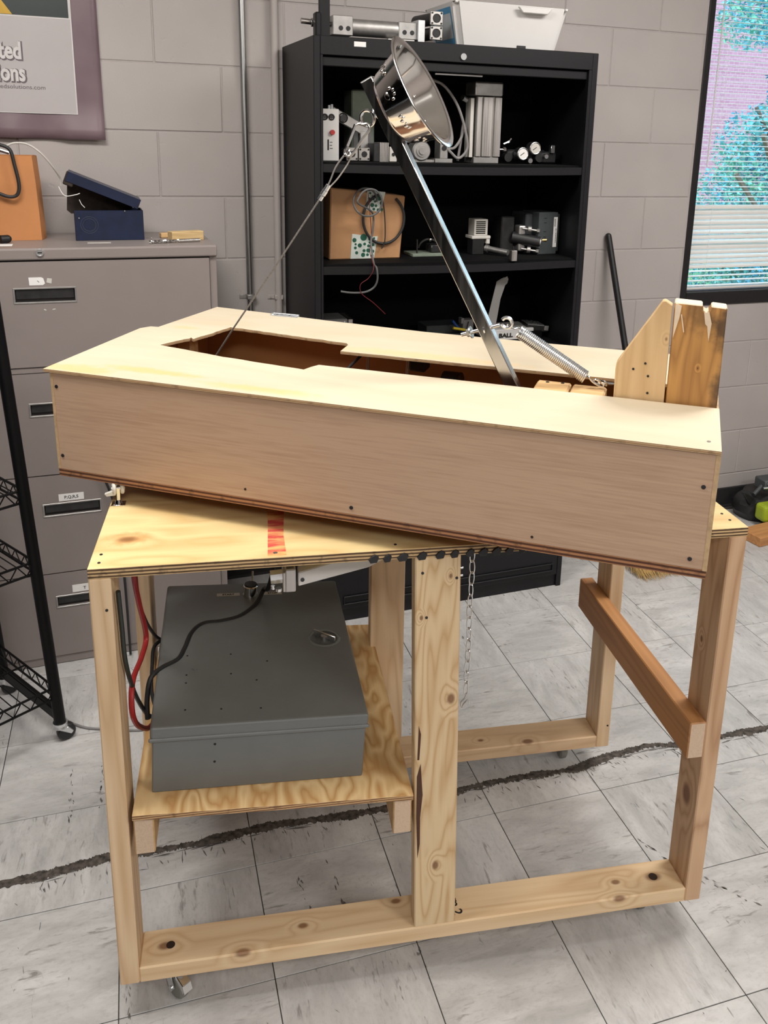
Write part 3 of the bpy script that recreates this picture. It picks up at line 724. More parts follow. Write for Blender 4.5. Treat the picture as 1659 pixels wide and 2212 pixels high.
bt_ = MB().lathe([(0, 0), (.0195, 0), (.0195, .005), (.0185, .008), (.018, .026), (.016, .028), (.016, .026)], (.20, .50, EH), n=28)
bt_.done('push_button_ring', M['chrome'], lid)
MB().lathe([(0, .026), (.016, .026), (.015, .031), (0, .033)], (.20, .50, EH), n=24).done('push_button', M['black'], lid)
MB().cyl((.205, .515, EH + .03), (.205, .53, EH + .05), .0025).done('stem', M['steel'], lid)
for (x, n_, wd) in ((.118, 'START', .056), (.232, 'STOP', .046)):
    p = MB().box((x, .498, EH), (x + wd, .512, EH + .0006)).done('sticker', M['offwhite'], lid)
    text('lettering', n_, .010, M['ink'], p, (x + wd / 2, .5015, EH + .0008), (0, 0, 0), .0001, .0003, 1.0, 'CENTER')
for (x, y) in ((.057, .240), (.150, .238), (.058, .167), (.058, .138), (.150, .163), (.203, .135), (.060, .047), (.130, .043), (.208, .038), (.228, .204)):
    MB().cyl((x, y, EH - .001), (x, y, EH + .0006), .0022, n=10).done('hole', M['ink'], lid)
MB().cyl((.075, .186, EH), (.075, .186, EH + .003), .0045, n=10).done('rivet', M['panelgrey'], lid)
for z_ in (.102, .062):
    MB().cyl((.119, .0004, z_), (.119, -.0006, z_), .0026, n=10).done('hole', M['ink'], enc)

def crv(name, pts, r, mat, label, cat, rot=CR, n=7, loc=(0, 0, 0), group=None, res=8):
    mb_ = MB().tube(catmull(pts, n), r, res)
    return solo(mb_, name, M[mat], label, cat, pts[-1], loc, rot, group)
crv('black_cable', [(.345, .20, ZT - .005), (.335, .33, .84), (.32, .46, .70), (.31, .535, .655), (.289, .500, .635), (.252, .451, .634), (.21, .430, .636), (.167, .421, .638), (.143, .384, .639), (.131, .319, .640), (.119, .275, .641), (.088, .244, .643), (.068, .215, .640), (.060, .200, .600), (.060, .19, .56)], .0056, 'rubber', 'black cable winding across the grey enclosure lid', 'cable')
crv('red_cable', [(.048, .190, ZT - .005), (.05, .20, .88), (.052, .227, .812), (.056, .275, .706), (.052, .22, .69), (.046, .12, .70), (.046, .085, .66), (.048, .12, .60), (.056, .20, .53), (.066, .23, .52)], .0056, 'red', 'red cable looping down beside the front left leg', 'cable')
crv('green_black_cable', [(.046, .02, .95), (.046, .033, .874), (.046, .044, .799), (.046, .09, .72), (.048, .153, .634), (.056, .22, .55), (.067, .25, .52)], .0045, 'greencable', 'dark cable hanging straight just behind the front left leg', 'cable')
crv('thin_black_cable', [(.052, .20, ZT - .005), (.05, .232, .83), (.05, .32, .72), (.052, .44, .61), (.062, .48, .57)], .0038, 'rubber', 'thin black cable dropping from tabletop to back of enclosure', 'cable')
crv('short_black_cable', [(.070, .475, .575), (.052, .43, .582), (.050, .395, .56), (.052, .34, .53), (.062, .30, .515)], .0042, 'rubber', 'short black cable bent against left side of enclosure', 'cable')

# --- pneumatic actuator slung under the tabletop
act = thing('pneumatic_actuator', 'silver fitting with pale flat arm slung under the tabletop', 'actuator', (0, 0, 0), CR, org=(.35, .10, .90))
MB().box((.345, .075, .893), (.366, .125, .942), .003, seg=2).box((.341, .070, .897), (.346, .130, .938), .001).done('valve_body', M['alu'], act)
MB().cyl((.318, .10, .915), (.345, .10, .917), .014, n=8, smooth=False).done('hex_nut', M['zinc'], act)
MB().cyl((.333, .085, .893), (.333, .085, .899), .006).cyl((.322, .085, .898), (.322, .085, .905), .004).done('bleed_screw', M['chrome'], act)
MB().box((.348, .095, .940), (.362, .12, ZT), .001).done('hanger', M['darkmetal'], act)
arm_ = MB().prism([(.371, .899), (.371, .929), (.50, .962), (.585, .976), (.585, .968), (.51, .930)], .085, .115, 'xz', .002)
arm_.done('flat_arm', M['whiteplastic'], act)
MB().cyl((.379, .084, .914), (.379, .0825, .914), .004, n=12).done('rivet', M['darkmetal'], act)

# --- chain with a hook
ch = thing('hanging_chain', 'thin steel chain with open hook hanging from the tabletop edge', 'chain', (0, 0, 0), CR, org=(.704, .03, ZT))
z_ = ZT - .004; LK = .030; NL = 13
def link_mb(horizontal):
    a, b = .0062, LK / 2 - .001; pts = []
    for k in range(16):
        t_ = 2 * PI * k / 16; u, v = a * math.copysign(abs(math.cos(t_)) ** .7, math.cos(t_)), b * math.sin(t_)
        pts.append((u, 0, v) if not horizontal else (0, u, v))
    return MB().tube(pts, .00125, 6, closed=True)
pr = [link_mb(False).done('link', M['zinc'], ch, org=(0, 0, 0)), link_mb(True).done('link', M['zinc'], ch, org=(0, 0, 0))]
for k in range(NL):
    o = pr[k % 2] if k < 2 else pr[k % 2].copy()
    if k >= 2: COL.objects.link(o); o.parent = ch
    o.location = (0.0 + .0008 * math.sin(k), 0, -.018 - k * (LK - .0055)); o.rotation_euler = (0, 0, .5 + .12 * math.sin(k * 1.7))
zb = ZT - .018 - NL * (LK - .0055)
MB().tube(catmull([(.704, .03, zb + .010), (.701, .03, zb), (.694, .03, zb - .008), (.696, .03, zb - .020), (.700, .03, zb - .012), (.708, .03, zb - .004), (.711, .03, zb - .014)], 5), .0014, 6).done('hook', M['zinc'], ch)

# ------------------------------------------------------------------ the box that turns on the cart
BLOC, BROT = (-0.0462, 0.3504, 1.0560), (0.0175, 0.0057, -0.6576)
BXL, BXW, BTH, BH = 1.2823, 0.606, 0.0168, 0.2067
ZS = BTH + BH
bx = thing('launcher_box', 'large shallow plywood box with slotted lid set askew on the cart', 'box', BLOC, BROT)
MB().box((0, 0, 0), (BXL, BXW, BTH), .0008, 0, side=1).done('base', [M['base'], M['base_edge']], bx, 'dark brown laminated base board')
f = MB().box((.0065, 0, BTH), (BXL - .0065, .0065, ZS)); f.bm.normal_update()
for q in f.bm.faces:
    if q.normal.y > .5: q.material_index = 1
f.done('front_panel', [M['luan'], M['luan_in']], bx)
def end_panel(nm, x0, x1, poly, inner):
    e_ = MB().prism(poly, x0, x1, 'yz'); e_.bm.normal_update()
    for q in e_.bm.faces:
        if q.normal.x * inner > .5: q.material_index = 1
        elif abs(q.normal.x) < .5: q.material_index = 2
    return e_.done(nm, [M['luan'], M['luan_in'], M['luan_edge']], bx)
end_panel('end_panel', 0, .0065, [(-.0005, BTH), (BXW, BTH), (BXW, ZS), (-.0005, ZS)], 1)
end_panel('end_panel', BXL - .0065, BXL + .001, [(-.0005, BTH - .002), (BXW, BTH - .002), (BXW, ZS), (.365, ZS), (.362, ZS), (.24, ZS), (.235, ZS), (-.0005, ZS)], -1)
f = MB().box((.0065, BXW - .0065, BTH), (BXL - .0065, BXW, ZS)); f.bm.normal_update()
for q in f.bm.faces:
    if q.normal.y < -.5: q.material_index = 1
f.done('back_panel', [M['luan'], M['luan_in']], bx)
def ragged(p0, p1, n=10, a=.0022, seed=1):
    r_ = random.Random(seed); p0, p1 = Vector((*p0, 0)), Vector((*p1, 0)); d = p1 - p0; nn = Vector((-d.y, d.x, 0)).normalized()
    return [tuple((p0 + d * (k / n) + nn * (r_.uniform(-a, a) if 0 < k < n else 0)).xy) for k in range(n)]
outl = [(-.012, -.004), (BXL + .0005, -.004), (BXL + .0005, .232)]
outl += ragged((BXL - .002, .232), (.487, .231), 14, .0007, 2) + ragged((.484, .231), (.470, .186), 2) + ragged((.470, .186), (.27, .212), 8, .0016, 3) + ragged((.27, .212), (.092, .250), 8, .0012, 4)
outl += ragged((.092, .250), (.122, .338), 8, .0022, 5) + ragged((.118, .338), (.131, .326), 2) + ragged((.131, .326), (.150, .462), 10, .0022, 6) + ragged((.150, .466), (.180, .458), 3) + ragged((.182, .463), (.470, .425), 18, .0024, 7)
outl += [(.470, .425), (.478, .412), (.483, .353)] + ragged((.483, .353), (BXL, .362), 16, .001, 8) + [(BXL + .0005, .362), (BXL + .0005, .624), (1.09, .612), (.86, .606), (.60, .606), (.33, .628), (.15, .650), (.0, .664), (-.010, .400), (-.030, .398), (-.042, .372)]
MB().prism(outl, ZS, ZS + .0062, 'xy', 0, 0, 1).done('top_sheet', [M['sheet'], M['sheet_edge']], bx, 'pale plywood lid sheet with ragged slot')
for p in ((.013, .194), (.013, .046), (.648, .030), (1.262, .164), (1.254, .033)): screw(bx, (p[0], 0, p[1]), (0, -1, 0), .0042)
for p in ((.429, .034), (.988, .028)): MB().cyl((p[0], .0004, p[1]), (p[0], -.0006, p[1]), .0026, n=10).done('nail_hole', M['knot'], bx)
screw(bx, (1.263, .037, ZS + .0062), (0, 0, 1), .0038, 'zinc')
hz = ZS + .0062
for (x, y) in ((.215, .634),):
    h = MB().box((x - .038, y - .012, hz), (x + .038, y + .004, hz + .0018), .0005).done('hinge', M['zinc'], bx)
    MB().cyl((x - .036, y + .008, hz + .002), (x + .036, y + .008, hz + .002), .0035, n=10).cyl((x - .041, y + .008, hz + .002), (x - .035, y + .008, hz + .002), .0045, n=8).done('hinge_pin', M['zinc'], h)
    MB().cyl((x - .02, y - .004, hz + .0015), (x - .02, y - .004, hz + .003), .003, n=10).cyl((x + .015, y - .006, hz + .0015), (x + .015, y - .006, hz + .003), .003, n=10).done('hinge_screw', M['chrome'], h)
for (x, y) in ((.0065, .45), (.0065, .0065), (BXL - .045, BXW - .045)):
    MB().box((x, y, BTH), (x + .038, y + .038, ZS), .002).done('corner_block', M['innerblock'], bx)
MB().box((.10, .0075, BTH), (.16, .03, BTH + .16), .002).done('corner_block', M['innerblock'], bx)
# gusset boards and the split post at the right end
gp = [(1.094, BTH), (1.186, BTH), (1.181, .4135), (1.168, .421), (1.163, .420), (1.090, .296), (1.089, .283)]
MB().prism(gp, .238, .262, 'xz', .0012).done('gusset_board', M['gusset'], bx)
pp = []
for (x, z_) in ((1.1885, BTH), (1.283, BTH), (1.279, .20), (1.276, .416), (1.249, .4175), (1.247, .411), (1.243, .4055), (1.238, .405), (1.234, .410), (1.233, .418), (1.184, .4195)): pp.append((x, z_))
po = MB().prism(pp, .240, .285, 'xz', .002); po.bm.normal_update()
for q in po.bm.faces:
    if q.normal.z > .6: q.material_index = 1
po.done('stop_post', [M['bark'], M['chip']], bx, 'stained half log with split notched top')
MB().prism([(1.237, .405), (1.246, .406), (1.252, .386), (1.250, .352), (1.245, .380), (1.241, .384)], .2385, .2405, 'xz').done('split_wood', M['chip'], bx)
MB().prism([(1.186, .418), (1.197, .414), (1.195, .392), (1.187, .352)], .2385, .2405, 'xz').done('split_wood', M['chip'], bx)
MB().prism([(1.197, .398), (1.199, .398), (1.206, .366), (1.2045, .365)], .238, .2395, 'xz').done('split_wood', M['chip'], bx)
for p in ((1.143, .300), (1.150, .276), (1.152, .243), (1.122, .287)): MB().cyl((p[0], .2385, p[1]), (p[0], .2372, p[1]), .0024, n=8).done('nail_hole', M['ink'], bx)
MB().box((.934, .226, BTH), (1.002, .305, ZS + .004), .0035).done('bearing_block', M['innerblock'], bx)
MB().box((1.005, .226, BTH), (1.072, .308, ZS + .002), .0035).done('bearing_block', M['innerblock'], bx)
for p in ((.955, .292), (.985, .295)): screw(bx, (p[0], p[1], ZS + .004), (0, 0, 1), .004)
# cord and legs of a bracket seen through the slot
MB().tube(catmull([(.17, .30, .15), (.11, .27, .20), (.16, .24, .205), (.25, .24, .19), (.32, .25, .12)], 6), .006, 8).done('inner_cable', M['rubber'], bx)
MB().tube(catmull([(.515, .44, .218), (.50, .43, .20), (.47, .40, .16), (.45, .38, .10)], 6), .0035, 8).done('inner_cable', M['rubber'], bx)
for x in (.525, .62): MB().cyl((x, .42, .22), (x - .004, .41, .05), .0035).done('bracket_rod', M['zinc'], bx)
MB().box((.615, .44, .175), (.655, .48, .22), .004).cyl((.69, .47, .13), (.73, .47, .13), .045, n=20).done('gear_motor', M['darkmetal'], bx)

# --- throwing arm with the bowl
YA = .290
n_up = Vector((.595, 0, .323)).normalized()    # face normal that carries the bowl
n_up = Vector((.879, 0, .477)).normalized()
dirv = Vector((-.477, 0, .879)).normalized()   # along the arm, upward
foot = Vector((.892, YA, .200)) - dirv * .12
top = Vector((.567, YA, .800))
ar = thing('throwing_arm', 'slanting square steel arm with stainless bowl on its tip', 'throwing arm', BLOC, BROT, org=tuple(foot))
Lr = (top - foot).length
tb_ = MB(); AW = .0258
R_ = Matrix((n_up, Vector((0, 1, 0)), dirv)).transposed().to_4x4(); R_.translation = foot
tb_.box((-AW / 2, -AW / 2, 0), (AW / 2, AW / 2, Lr), .0018, 0, R_, 2); tb_.done('square_tube', M['rawsteel'], ar)
MB().box((-AW / 2 - .0002, -AW / 2 - .0002, Lr - .002), (AW / 2 + .0002, AW / 2 + .0002, Lr + .0006), .001, 0, R_).done('end_cap', M['grey'], ar)
cen = Vector((.613, YA, .742)) + n_up * .004
prof = [(0, 0), (.062, 0), (.070, .003), (.0745, .010), (.092, .060), (.0975, .070), (.111, .0735), (.1135, .0725), (.1140, .0708), (.1115, .0712), (.0985, .0680), (.0935, .0588)]
prof_in = [(.0925, .060), (.0732, .0115), (.068, .0050), (.060, .0022), (0, .0022)]
outer = [(0, 0), (.062, 0), (.070, .003), (.0745, .010), (.0925, .060), (.0975, .0695), (.1110, .0722), (.1140, .0712), (.1142, .0728), (.1115, .0740), (.0975, .0715), (.0910, .0610), (.0728, .0112), (.068, .0045), (.060, .0018), (0, .0018)]
bowl = MB().lathe(outer, cen, n_up, 64); bowl = bowl.done('bowl', M['mirror'], ar, 'polished stainless steel pet bowl')
Q = n_up.to_track_quat('Z', 'Y').to_matrix()
paws = MB()
for k in range(9):
    a = 2 * PI * k / 9 + .2
    rad = Vector((math.cos(a), math.sin(a), 0)); tan = Vector((-math.sin(a), math.cos(a), 0))
    def at(h, t_):
        rr = .0745 + (h - .010) * (.018 / .05)
        return cen + Q @ (rad * rr + tan * t_ + Vector((0, 0, h)))
    B_ = Matrix(((Q @ rad), (Q @ tan), (Q @ Vector((0, 0, 1))))).transposed()
    if k % 2 == 0:
        paws.ball(at(.028, 0), (.0012, .0078, .0062), 10, M=B_)
        for (dt, dh) in ((-.0105, .037), (-.004, .0435), (.004, .0435), (.0105, .037)): paws.ball(at(dh, dt), (.0011, .0029, .0038), 8, M=B_)
    else:
        for j, (dt, dh) in enumerate(((-.014, .033), (-.010, .037), (-.004, .031), (.002, .037), (.008, .032), (.013, .036))): paws.ball(at(dh, dt), (.0011, .0018 if j % 2 else .0036, .0050), 8, M=B_)
paws.done('embossed_paw_prints', M['mirror'], bowl, kind='stuff')
# lower eye bolt through the arm
e0, e1 = Vector((.774, YA, .309)), Vector((.852, YA, .336)); ed = (e1 - e0).normalized()
MB().cyl(e0, e1, .0042, n=12).ring(Vector((.866, YA, .342)), .0105, .0036, (0, 1, 0), a0=.5, a1=2 * PI - .3).done('eye_bolt', M['zinc'], ar)
MB().cyl(e0 + ed * .012, e0 + ed * .020, .0085, n=6, smooth=False).cyl(e0 + ed * .020, e0 + ed * .022, .013, n=18).done('nut', M['zinc'], ar)
MB().cyl(e0 + ed * .050, e0 + ed * .053, .0145, n=20).cyl(e0 + ed * .053, e0 + ed * .058, .0085, n=6, smooth=False).done('washer', M['zinc'], ar)
# upper eye for the snap hook
rc = Vector((.566, YA, .7275))
MB().ring(rc, .0150, .0034, (0.12, 1, .1)).cyl(rc + n_up * .014, rc + n_up * .028, .0042, n=10).done('eye_bolt', M['chrome'], ar)
MB().cyl(rc + n_up * .020, rc + n_up * .0235, .0125, n=20).done('washer', M['zinc'], ar)

# --- snap hook, wire rope, spring
cp = [(.556, .7155), (.5475, .7165), (.5385, .708), (.531, .690), (.5225, .670), (.519, .661), (.524, .654), (.532, .656), (.542, .668), (.556, .688), (.5685, .7035), (.5705, .711), (.565, .717)]
cpts = catmull([(x, YA, z_) for x, z_ in cp], 5, closed=True)
ca_ = thing('snap_hook', 'steel snap hook clipped into the eye below the bowl', 'snap hook', BLOC, BROT, org=(.522, YA, .658))
MB().tube(cpts, .0030, 8, closed=True).done('hook_body', M['steel'], ca_)
MB().ring((.5225, YA, .6605), .0058, .0028, (0, 1, 0)).done('eyelet', M['chrome'], ca_)
MB().cyl((.5415, YA - .0012, .7155), (.5235, YA - .0012, .674), .0036, n=8).done('gate', M['chrome'], ca_)
wr_ = thing('wire_rope', 'thin steel wire rope from snap hook down into the slot', 'wire rope', BLOC, BROT, org=(.237, YA, .16))
MB().tube(catmull([(.476, YA, .585), (.487, YA - .002, .604), (.500, YA - .003, .632), (.517, YA, .655), (.523, YA + .001, .661), (.530, YA, .655), (.524, YA + .003, .640), (.503, YA + .002, .610), (.482, YA, .588)], 6), .0017, 6).done('loop', M['cast'], wr_)
MB().tube([(.466, YA, .570), (.36, YA, .420), (.252, YA, .271), (.20, YA, .195), (.16, YA, .13)], .0019, 6).done('rope', M['ropegrey'], wr_)
fd = Vector((.481 - .462, 0, .592 - .564)).normalized(); f0 = Vector((.4625, YA, .5645))
for (a, b, r_) in ((0, .010, .0052), (.0125, .0235, .0062), (.024, .036, .0056)): MB().cyl(f0 + fd * a, f0 + fd * b, r_, n=8, smooth=False).done('ferrule', M['zinc'], wr_)

s0, s1 = Vector((.891, YA, .3265)), Vector((1.030, YA, .2465)); sd = (s1 - s0).normalized(); su = Vector((0, 1, 0)); sv = sd.cross(su)
N_ = 41; pts = []
for k in range(N_ * 16 + 1):
    a = 2 * PI * k / 16; pts.append(s0 + sd * ((s1 - s0).length * k / (N_ * 16)) + (su * math.cos(a) + sv * math.sin(a)) * .0118)
sg = thing('extension_spring', 'tightly coiled zinc extension spring between arm and gusset', 'spring', BLOC, BROT, org=tuple(s1))
MB().tube(pts, .00195, 6).done('coil', M['zinc'], sg)
MB().tube(catmull([s0 + su * .0118, s0 - sd * .004 + sv * .006, s0 - sd * .010, (.873, YA, .334), (.8665, YA, .3325), (.868, YA, .340)], 5), .0018, 6).done('hook', M['zinc'], sg)
MB().tube(catmull([s1 + su * .0118, s1 + sd * .004 + sv * .004, s1 + sd * .016, (1.060, YA, .2305), (1.066, YA, .232), (1.063, YA, .238), (1.054, YA, .238)], 5), .0019, 6).done('hook', M['zinc'], sg)
ey = MB().ring((1.066, YA, .2385), .0078, .0027, (.3, .6, .8)).cyl((1.072, YA, .2385), (1.100, YA, .2385), .0030, n=10).ring((1.052, YA, .2395), .0068, .0022, (.2, .7, .5))
solo(ey, 'screw_eye', M['chrome'], 'bright screw eye in the gusset holding the spring end', 'screw eye', (1.096, YA, .2385), BLOC, BROT)

# ------------------------------------------------------------------ black cabinet
KX0, KX1, KY, KH, KB = 0.7412, 1.7600, 1.3256, 2.050, 1.785
kb = thing('storage_cabinet', 'tall black steel cabinet with open shelves of pneumatic parts', 'cabinet', (KX0, KY, 0), org=(0, 0, 0))
ORG[kb] = Vector((KX0, KY, 0))
MB().box((KX0, KY, 0.0), (KX0 + .022, KB, KH), .002).done('side_panel', M['cabblack'], kb)
MB().box((KX1 - .022, KY, 0.0), (KX1, KB, KH), .002).done('side_panel', M['cabblack'], kb)
MB().box((KX0 + .022, KB - .012, 0.0), (KX1 - .022, KB, KH - .004)).done('back_panel', M['cabin'], kb)
MB().box((KX0 + .022, KY + .02, KH - .02), (KX1 - .022, KB - .012, KH)).done('top_panel', M['cabblack'], kb)
MB().box((KX0 + .022, KY, KH - .056), (KX1 - .022, KY + .022, KH), .0015).done('header', M['cabblack'], kb)
MB().box((KX0 + .022, KY, .99), (KX0 + .030, KY + .022, KH - .056), .001).done('stile', M['cabblack'], kb)
MB().box((KX1 - .034, KY, .99), (KX1 - .022, KY + .022, KH - .056), .001).done('stile', M['cabblack'], kb)
dr = MB().box((KX0 + .030, KY + .012, KH - .088), (KX1 - .034, KY + .030, KH - .060), .002).done('retracted_door', M['cabblack'], kb)
MB().box((1.150, KY + .005, KH - .0975), (1.322, KY + .016, KH - .092), .001).done('door_handle', M['chrome'], dr)
def shelf(z_, bow):
    sx0, sx1 = KX0 + .030, KX1 - .034
    s = MB().box((sx0, KY + .022, z_ - .020), (sx1, KB - .012, z_), .001).done('shelf', M['cabin'], kb)
    n = 12; mb_ = MB()
    for k in range(n):
        x0, x1 = sx0 + (sx1 - sx0) * k / n, sx0 + (sx1 - sx0) * (k + 1) / n
        b = lambda x: -bow * (1 - ((x - (sx0 + sx1) / 2) / ((sx1 - sx0) / 2)) ** 2)
        mb_.prism([(x0, z_ - .032 + b(x0)), (x1, z_ - .032 + b(x1)), (x1, z_ - .006 + b(x1)), (x0, z_ - .006 + b(x0))], KY + .004, KY + .022, 'xz')
    bmesh.ops.remove_doubles(mb_.bm, verts=mb_.bm.verts, dist=1e-5)
    mb_.done('shelf_lip', M['cabblack'], s)
shelf(1.668, .005); shelf(1.335, .006); shelf(1.0, .004)
def front(z0, z1, nm):
    o = MB().box((KX0 + .024, KY - .004, z0), (KX1 - .024, KY + .018, z1), .003).done(nm, M['cabblack'], kb)
    g = MB().box((KX0 + .10, KY - .0105, z0 + .050), (KX1 - .045, KY - .004, z0 + .055), .001).box((KX0 + .10, KY - .0105, z0 + .020), (KX1 - .045, KY - .004, z0 + .025), .001).box((KX0 + .10, KY - .0105, z0 + .025), (KX0 + .105, KY - .004, z0 + .05), .001).box((KX1 - .05, KY - .0105, z0 + .025), (KX1 - .045, KY - .004, z0 + .05), .001)
    g.done('pull_channel', M['cabblack'], o); return o
front(.685, .985, 'drawer'); front(.370, .670, 'drawer'); d3 = front(.055, .355, 'drawer')
hl = MB().box((1.285, KY - .012, .118), (1.318, KY - .004, .126), .001).box((1.285, KY - .012, .150), (1.318, KY - .004, .158), .001).box((1.296, KY - .010, .126), (1.307, KY - .004, .150), .001)
hl.done('label_clip', M['chrome'], d3)
MB().box((KX0 + .022, KY + .01, 0), (KX1 - .022, KY + .03, .05)).done('plinth', M['cabblack'], kb)
MB().box((.872, KY - .0008, KH - .027), (.911, KY, KH - .012)).done('sticker', M['white'], kb)
MB().cyl((1.246, KY, KH - .038), (1.246, KY - .005, KH - .038), .0105, n=20).done('lock', M['zinc'], kb)

# --- things on top of the cabinet
def T(name, label, cat, base, group=None): 
    t = thing(name, label, cat, base, org=(0, 0, 0), group=group); ORG[t] = Vector(base); return t
c = T('air_cylinder', 'long silver air cylinder with square end blocks lying on cabinet top', 'cylinder', (.88, 1.40, KH))
zc = KH + .040
MB().box((.816, 1.372, zc - .031), (.882, 1.428, zc + .028), .002).done('end_block', M['cast'], c)
MB().box((1.036, 1.372, zc - .031), (1.098, 1.428, zc + .022), .002).done('end_block', M['cast'], c)
MB().cyl((.882, 1.40, zc - .003), (1.036, 1.40, zc - .003), .0265, n=28).done('barrel', M['cast'], c)
for x in (.842, .866, 1.056, 1.082): MB().cyl((x, 1.3725, zc - .010), (x, 1.3712, zc - .010), .0075, n=14).done('port', M['black'], c)
MB().box((1.098, 1.36, KH), (1.122, 1.44, zc + .030), .001).done('flange', M['zinc'], c)
MB().cyl((.722, 1.41, zc + .008), (.816, 1.41, zc + .003), .0085, n=14).cyl((.755, 1.41, zc + .005), (.775, 1.41, zc + .005), .013, n=6).done('rod', M['rawsteel'], c)
MB().box((1.0, 1.37, KH), (1.09, 1.43, KH + .008)).done('shim', M['alu'], c)
c = T('black_bracket', 'upright black steel bracket at left end of cabinet top', 'bracket', (.785, 1.385, KH))
MB().box((.772, 1.37, KH), (.806, 1.385, KH + .30), .001).done('plate', M['cabblack'], c)
MB().box((.757, 1.36, KH), (.776, 1.395, KH + .072), .004).done('foot', M['cabblack'], c)
for k, zz in enumerate((KH + .082, KH + .036)):
    c = T('square_cylinder', ('upper' if k == 0 else 'lower') + ' of two black cylinders with square silver faces stacked beside the bin', 'cylinder', (1.17, 1.42, zz - .022), 'black cylinders with square silver faces')
    MB().box((1.150, 1.383, zz - .0215), (1.193, 1.392, zz + .0215), .0015).done('face_plate', M['alu'], c)
    MB().cyl((1.1715, 1.392, zz), (1.150, 1.52, zz), .020, n=20).done('barrel', M['black'], c)
    MB().cyl((1.1715, 1.3832, zz), (1.1715, 1.3815, zz), .0125, n=8).ring((1.1715, 1.382, zz), .0125, .002, (0, 1, 0), 16, 5).done('bore', M['black'], c)
    for (dx, dz) in ((-.016, -.016), (.016, -.016), (-.016, .016), (.016, .016)): MB().cyl((1.1715 + dx, 1.3832, zz + dz), (1.1715 + dx, 1.382, zz + dz), .0034, n=8).done('bolt', M['black'], c)
# white storage bin
b = T('storage_bin', 'white plastic storage bin with lipped rim on cabinet top', 'bin', (1.44, 1.46, KH))
bz0, bz1 = KH, KH + .140
bot = [(1.262, 1.400), (1.630, 1.400), (1.630, 1.640), (1.262, 1.640)]
topq = [(1.232, 1.385), (1.665, 1.385), (1.665, 1.660), (1.232, 1.660)]
mb = MB()
def ringv(pl, z_): return [mb.bm.verts.new((x, y, z_)) for x, y in pl]
def inset(pl, d): 
    cx, cy = sum(p[0] for p in pl) / 4, sum(p[1] for p in pl) / 4
    return [(x - math.copysign(d, x - cx), y - math.copysign(d, y - cy)) for x, y in pl]
r0, r1 = ringv(bot, bz0), ringv(topq, bz1); r2, r3 = ringv(inset(topq, .003), bz1), ringv(inset(bot, .003), bz0 + .003)
for A, B in ((r0, r1), (r1, r2), (r2, r3)):
    for k in range(4): mb.bm.faces.new((A[k], A[(k + 1) % 4], B[(k + 1) % 4], B[k]))
mb.bm.faces.new(list(reversed(r0))); mb.bm.faces.new(r3)
bmesh.ops.recalc_face_normals(mb.bm, faces=mb.bm.faces)
bmesh.ops.bevel(mb.bm, geom=[e_ for e_ in mb.bm.edges if abs(e_.verts[0].co.z - e_.verts[1].co.z) > .05], offset=.018, segments=3, affect='EDGES')
mb.done('tub', M['whiteplastic'], b)
q = inset(topq, -.016)
MB().box((q[0][0], q[0][1], bz1 - .004), (q[1][0], topq[0][1] + .004, bz1 + .004), .0018).box((q[0][0], topq[2][1] - .004, bz1 - .004), (q[1][0], q[2][1], bz1 + .004), .0018).box((q[0][0], topq[0][1], bz1 - .004), (topq[0][0] + .004, topq[2][1], bz1 + .004), .0018).box((topq[1][0] - .004, topq[0][1], bz1 - .004), (q[1][0], topq[2][1], bz1 + .004), .0018).done('rim', M['whiteplastic'], b)
MB().prism([(1.46, bz1 - .003), (1.478, bz1 - .022), (1.572, bz1 - .022), (1.59, bz1 - .003)], 1.365, 1.376, 'xz', .002).done('hand_grip', M['whiteplastic'], b)
MB().box((1.475, 1.3975, KH + .003), (1.51, 1.3995, KH + .016), .0005).done('sticker', M['black'], b)
# label on the left end of the bin
def tilt_end(y0, y1, z0_, z1_, mat, nm, d):
    lerp = lambda z_: 1.262 + (1.232 - 1.262) * (z_ - bz0) / (bz1 - bz0) - d
    m_ = MB(); m_.quad((lerp(z0_), y0, z0_), (lerp(z0_), y1, z0_), (lerp(z1_), y1, z1_), (lerp(z1_), y0, z1_)); return m_.done(nm, mat, b)
M['labelblue'] = plain('light_blue_print', (0.05, 0.27, 0.50), 0.5); M['labelpale'] = plain('pale_blue_print', (0.50, 0.55, 0.57), 0.5)
tilt_end(1.425, 1.60, KH + .012, KH + .128, M['labelblue'], 'product_label', .0010)
tilt_end(1.432, 1.585, KH + .030, KH + .108, M['labelpale'], 'product_label', .0016)

# --- upper shelf
Z1 = 1.668
c = T('valve_block', 'white valve block with red button standing at left of upper shelf', 'valve', (.829, 1.45, Z1))
MB().box((.802, 1.45, Z1), (.858, 1.52, Z1 + .168), .002).done('body', M['whiteplastic'], c)
for x in (.809, .832): MB().ring((x, 1.449, Z1 + .142), .0085, .0026, (0, 1, 0), 18, 6).cyl((x, 1.4502, Z1 + .142), (x, 1.4488, Z1 + .142), .0055, n=12).done('port', M['darkmetal'], c)
MB().cyl((.834, 1.45, Z1 + .093), (.834, 1.442, Z1 + .093), .0082, n=16).done('button', M['redpaint'], c)
MB().box((.818, 1.4494, Z1 + .035), (.823, 1.4500, Z1 + .070)).box((.826, 1.4494, Z1 + .04), (.836, 1.4500, Z1 + .042)).box((.826, 1.4494, Z1 + .05), (.834, 1.4500, Z1 + .052)).box((.826, 1.4494, Z1 + .06), (.835, 1.4500, Z1 + .062)).done('print', M['ink'], c)
MB().cyl((.828, 1.47, Z1 + .168), (.828, 1.47, Z1 + .180), .005, n=10).cyl((.838, 1.47, Z1 + .168), (.838, 1.47, Z1 + .183), .006, n=10).done('fitting', M['zinc'], c)
c = T('lever_bracket', 'grey metal lever with pivot bolt behind the white valve block', 'bracket', (.90, 1.53, Z1))
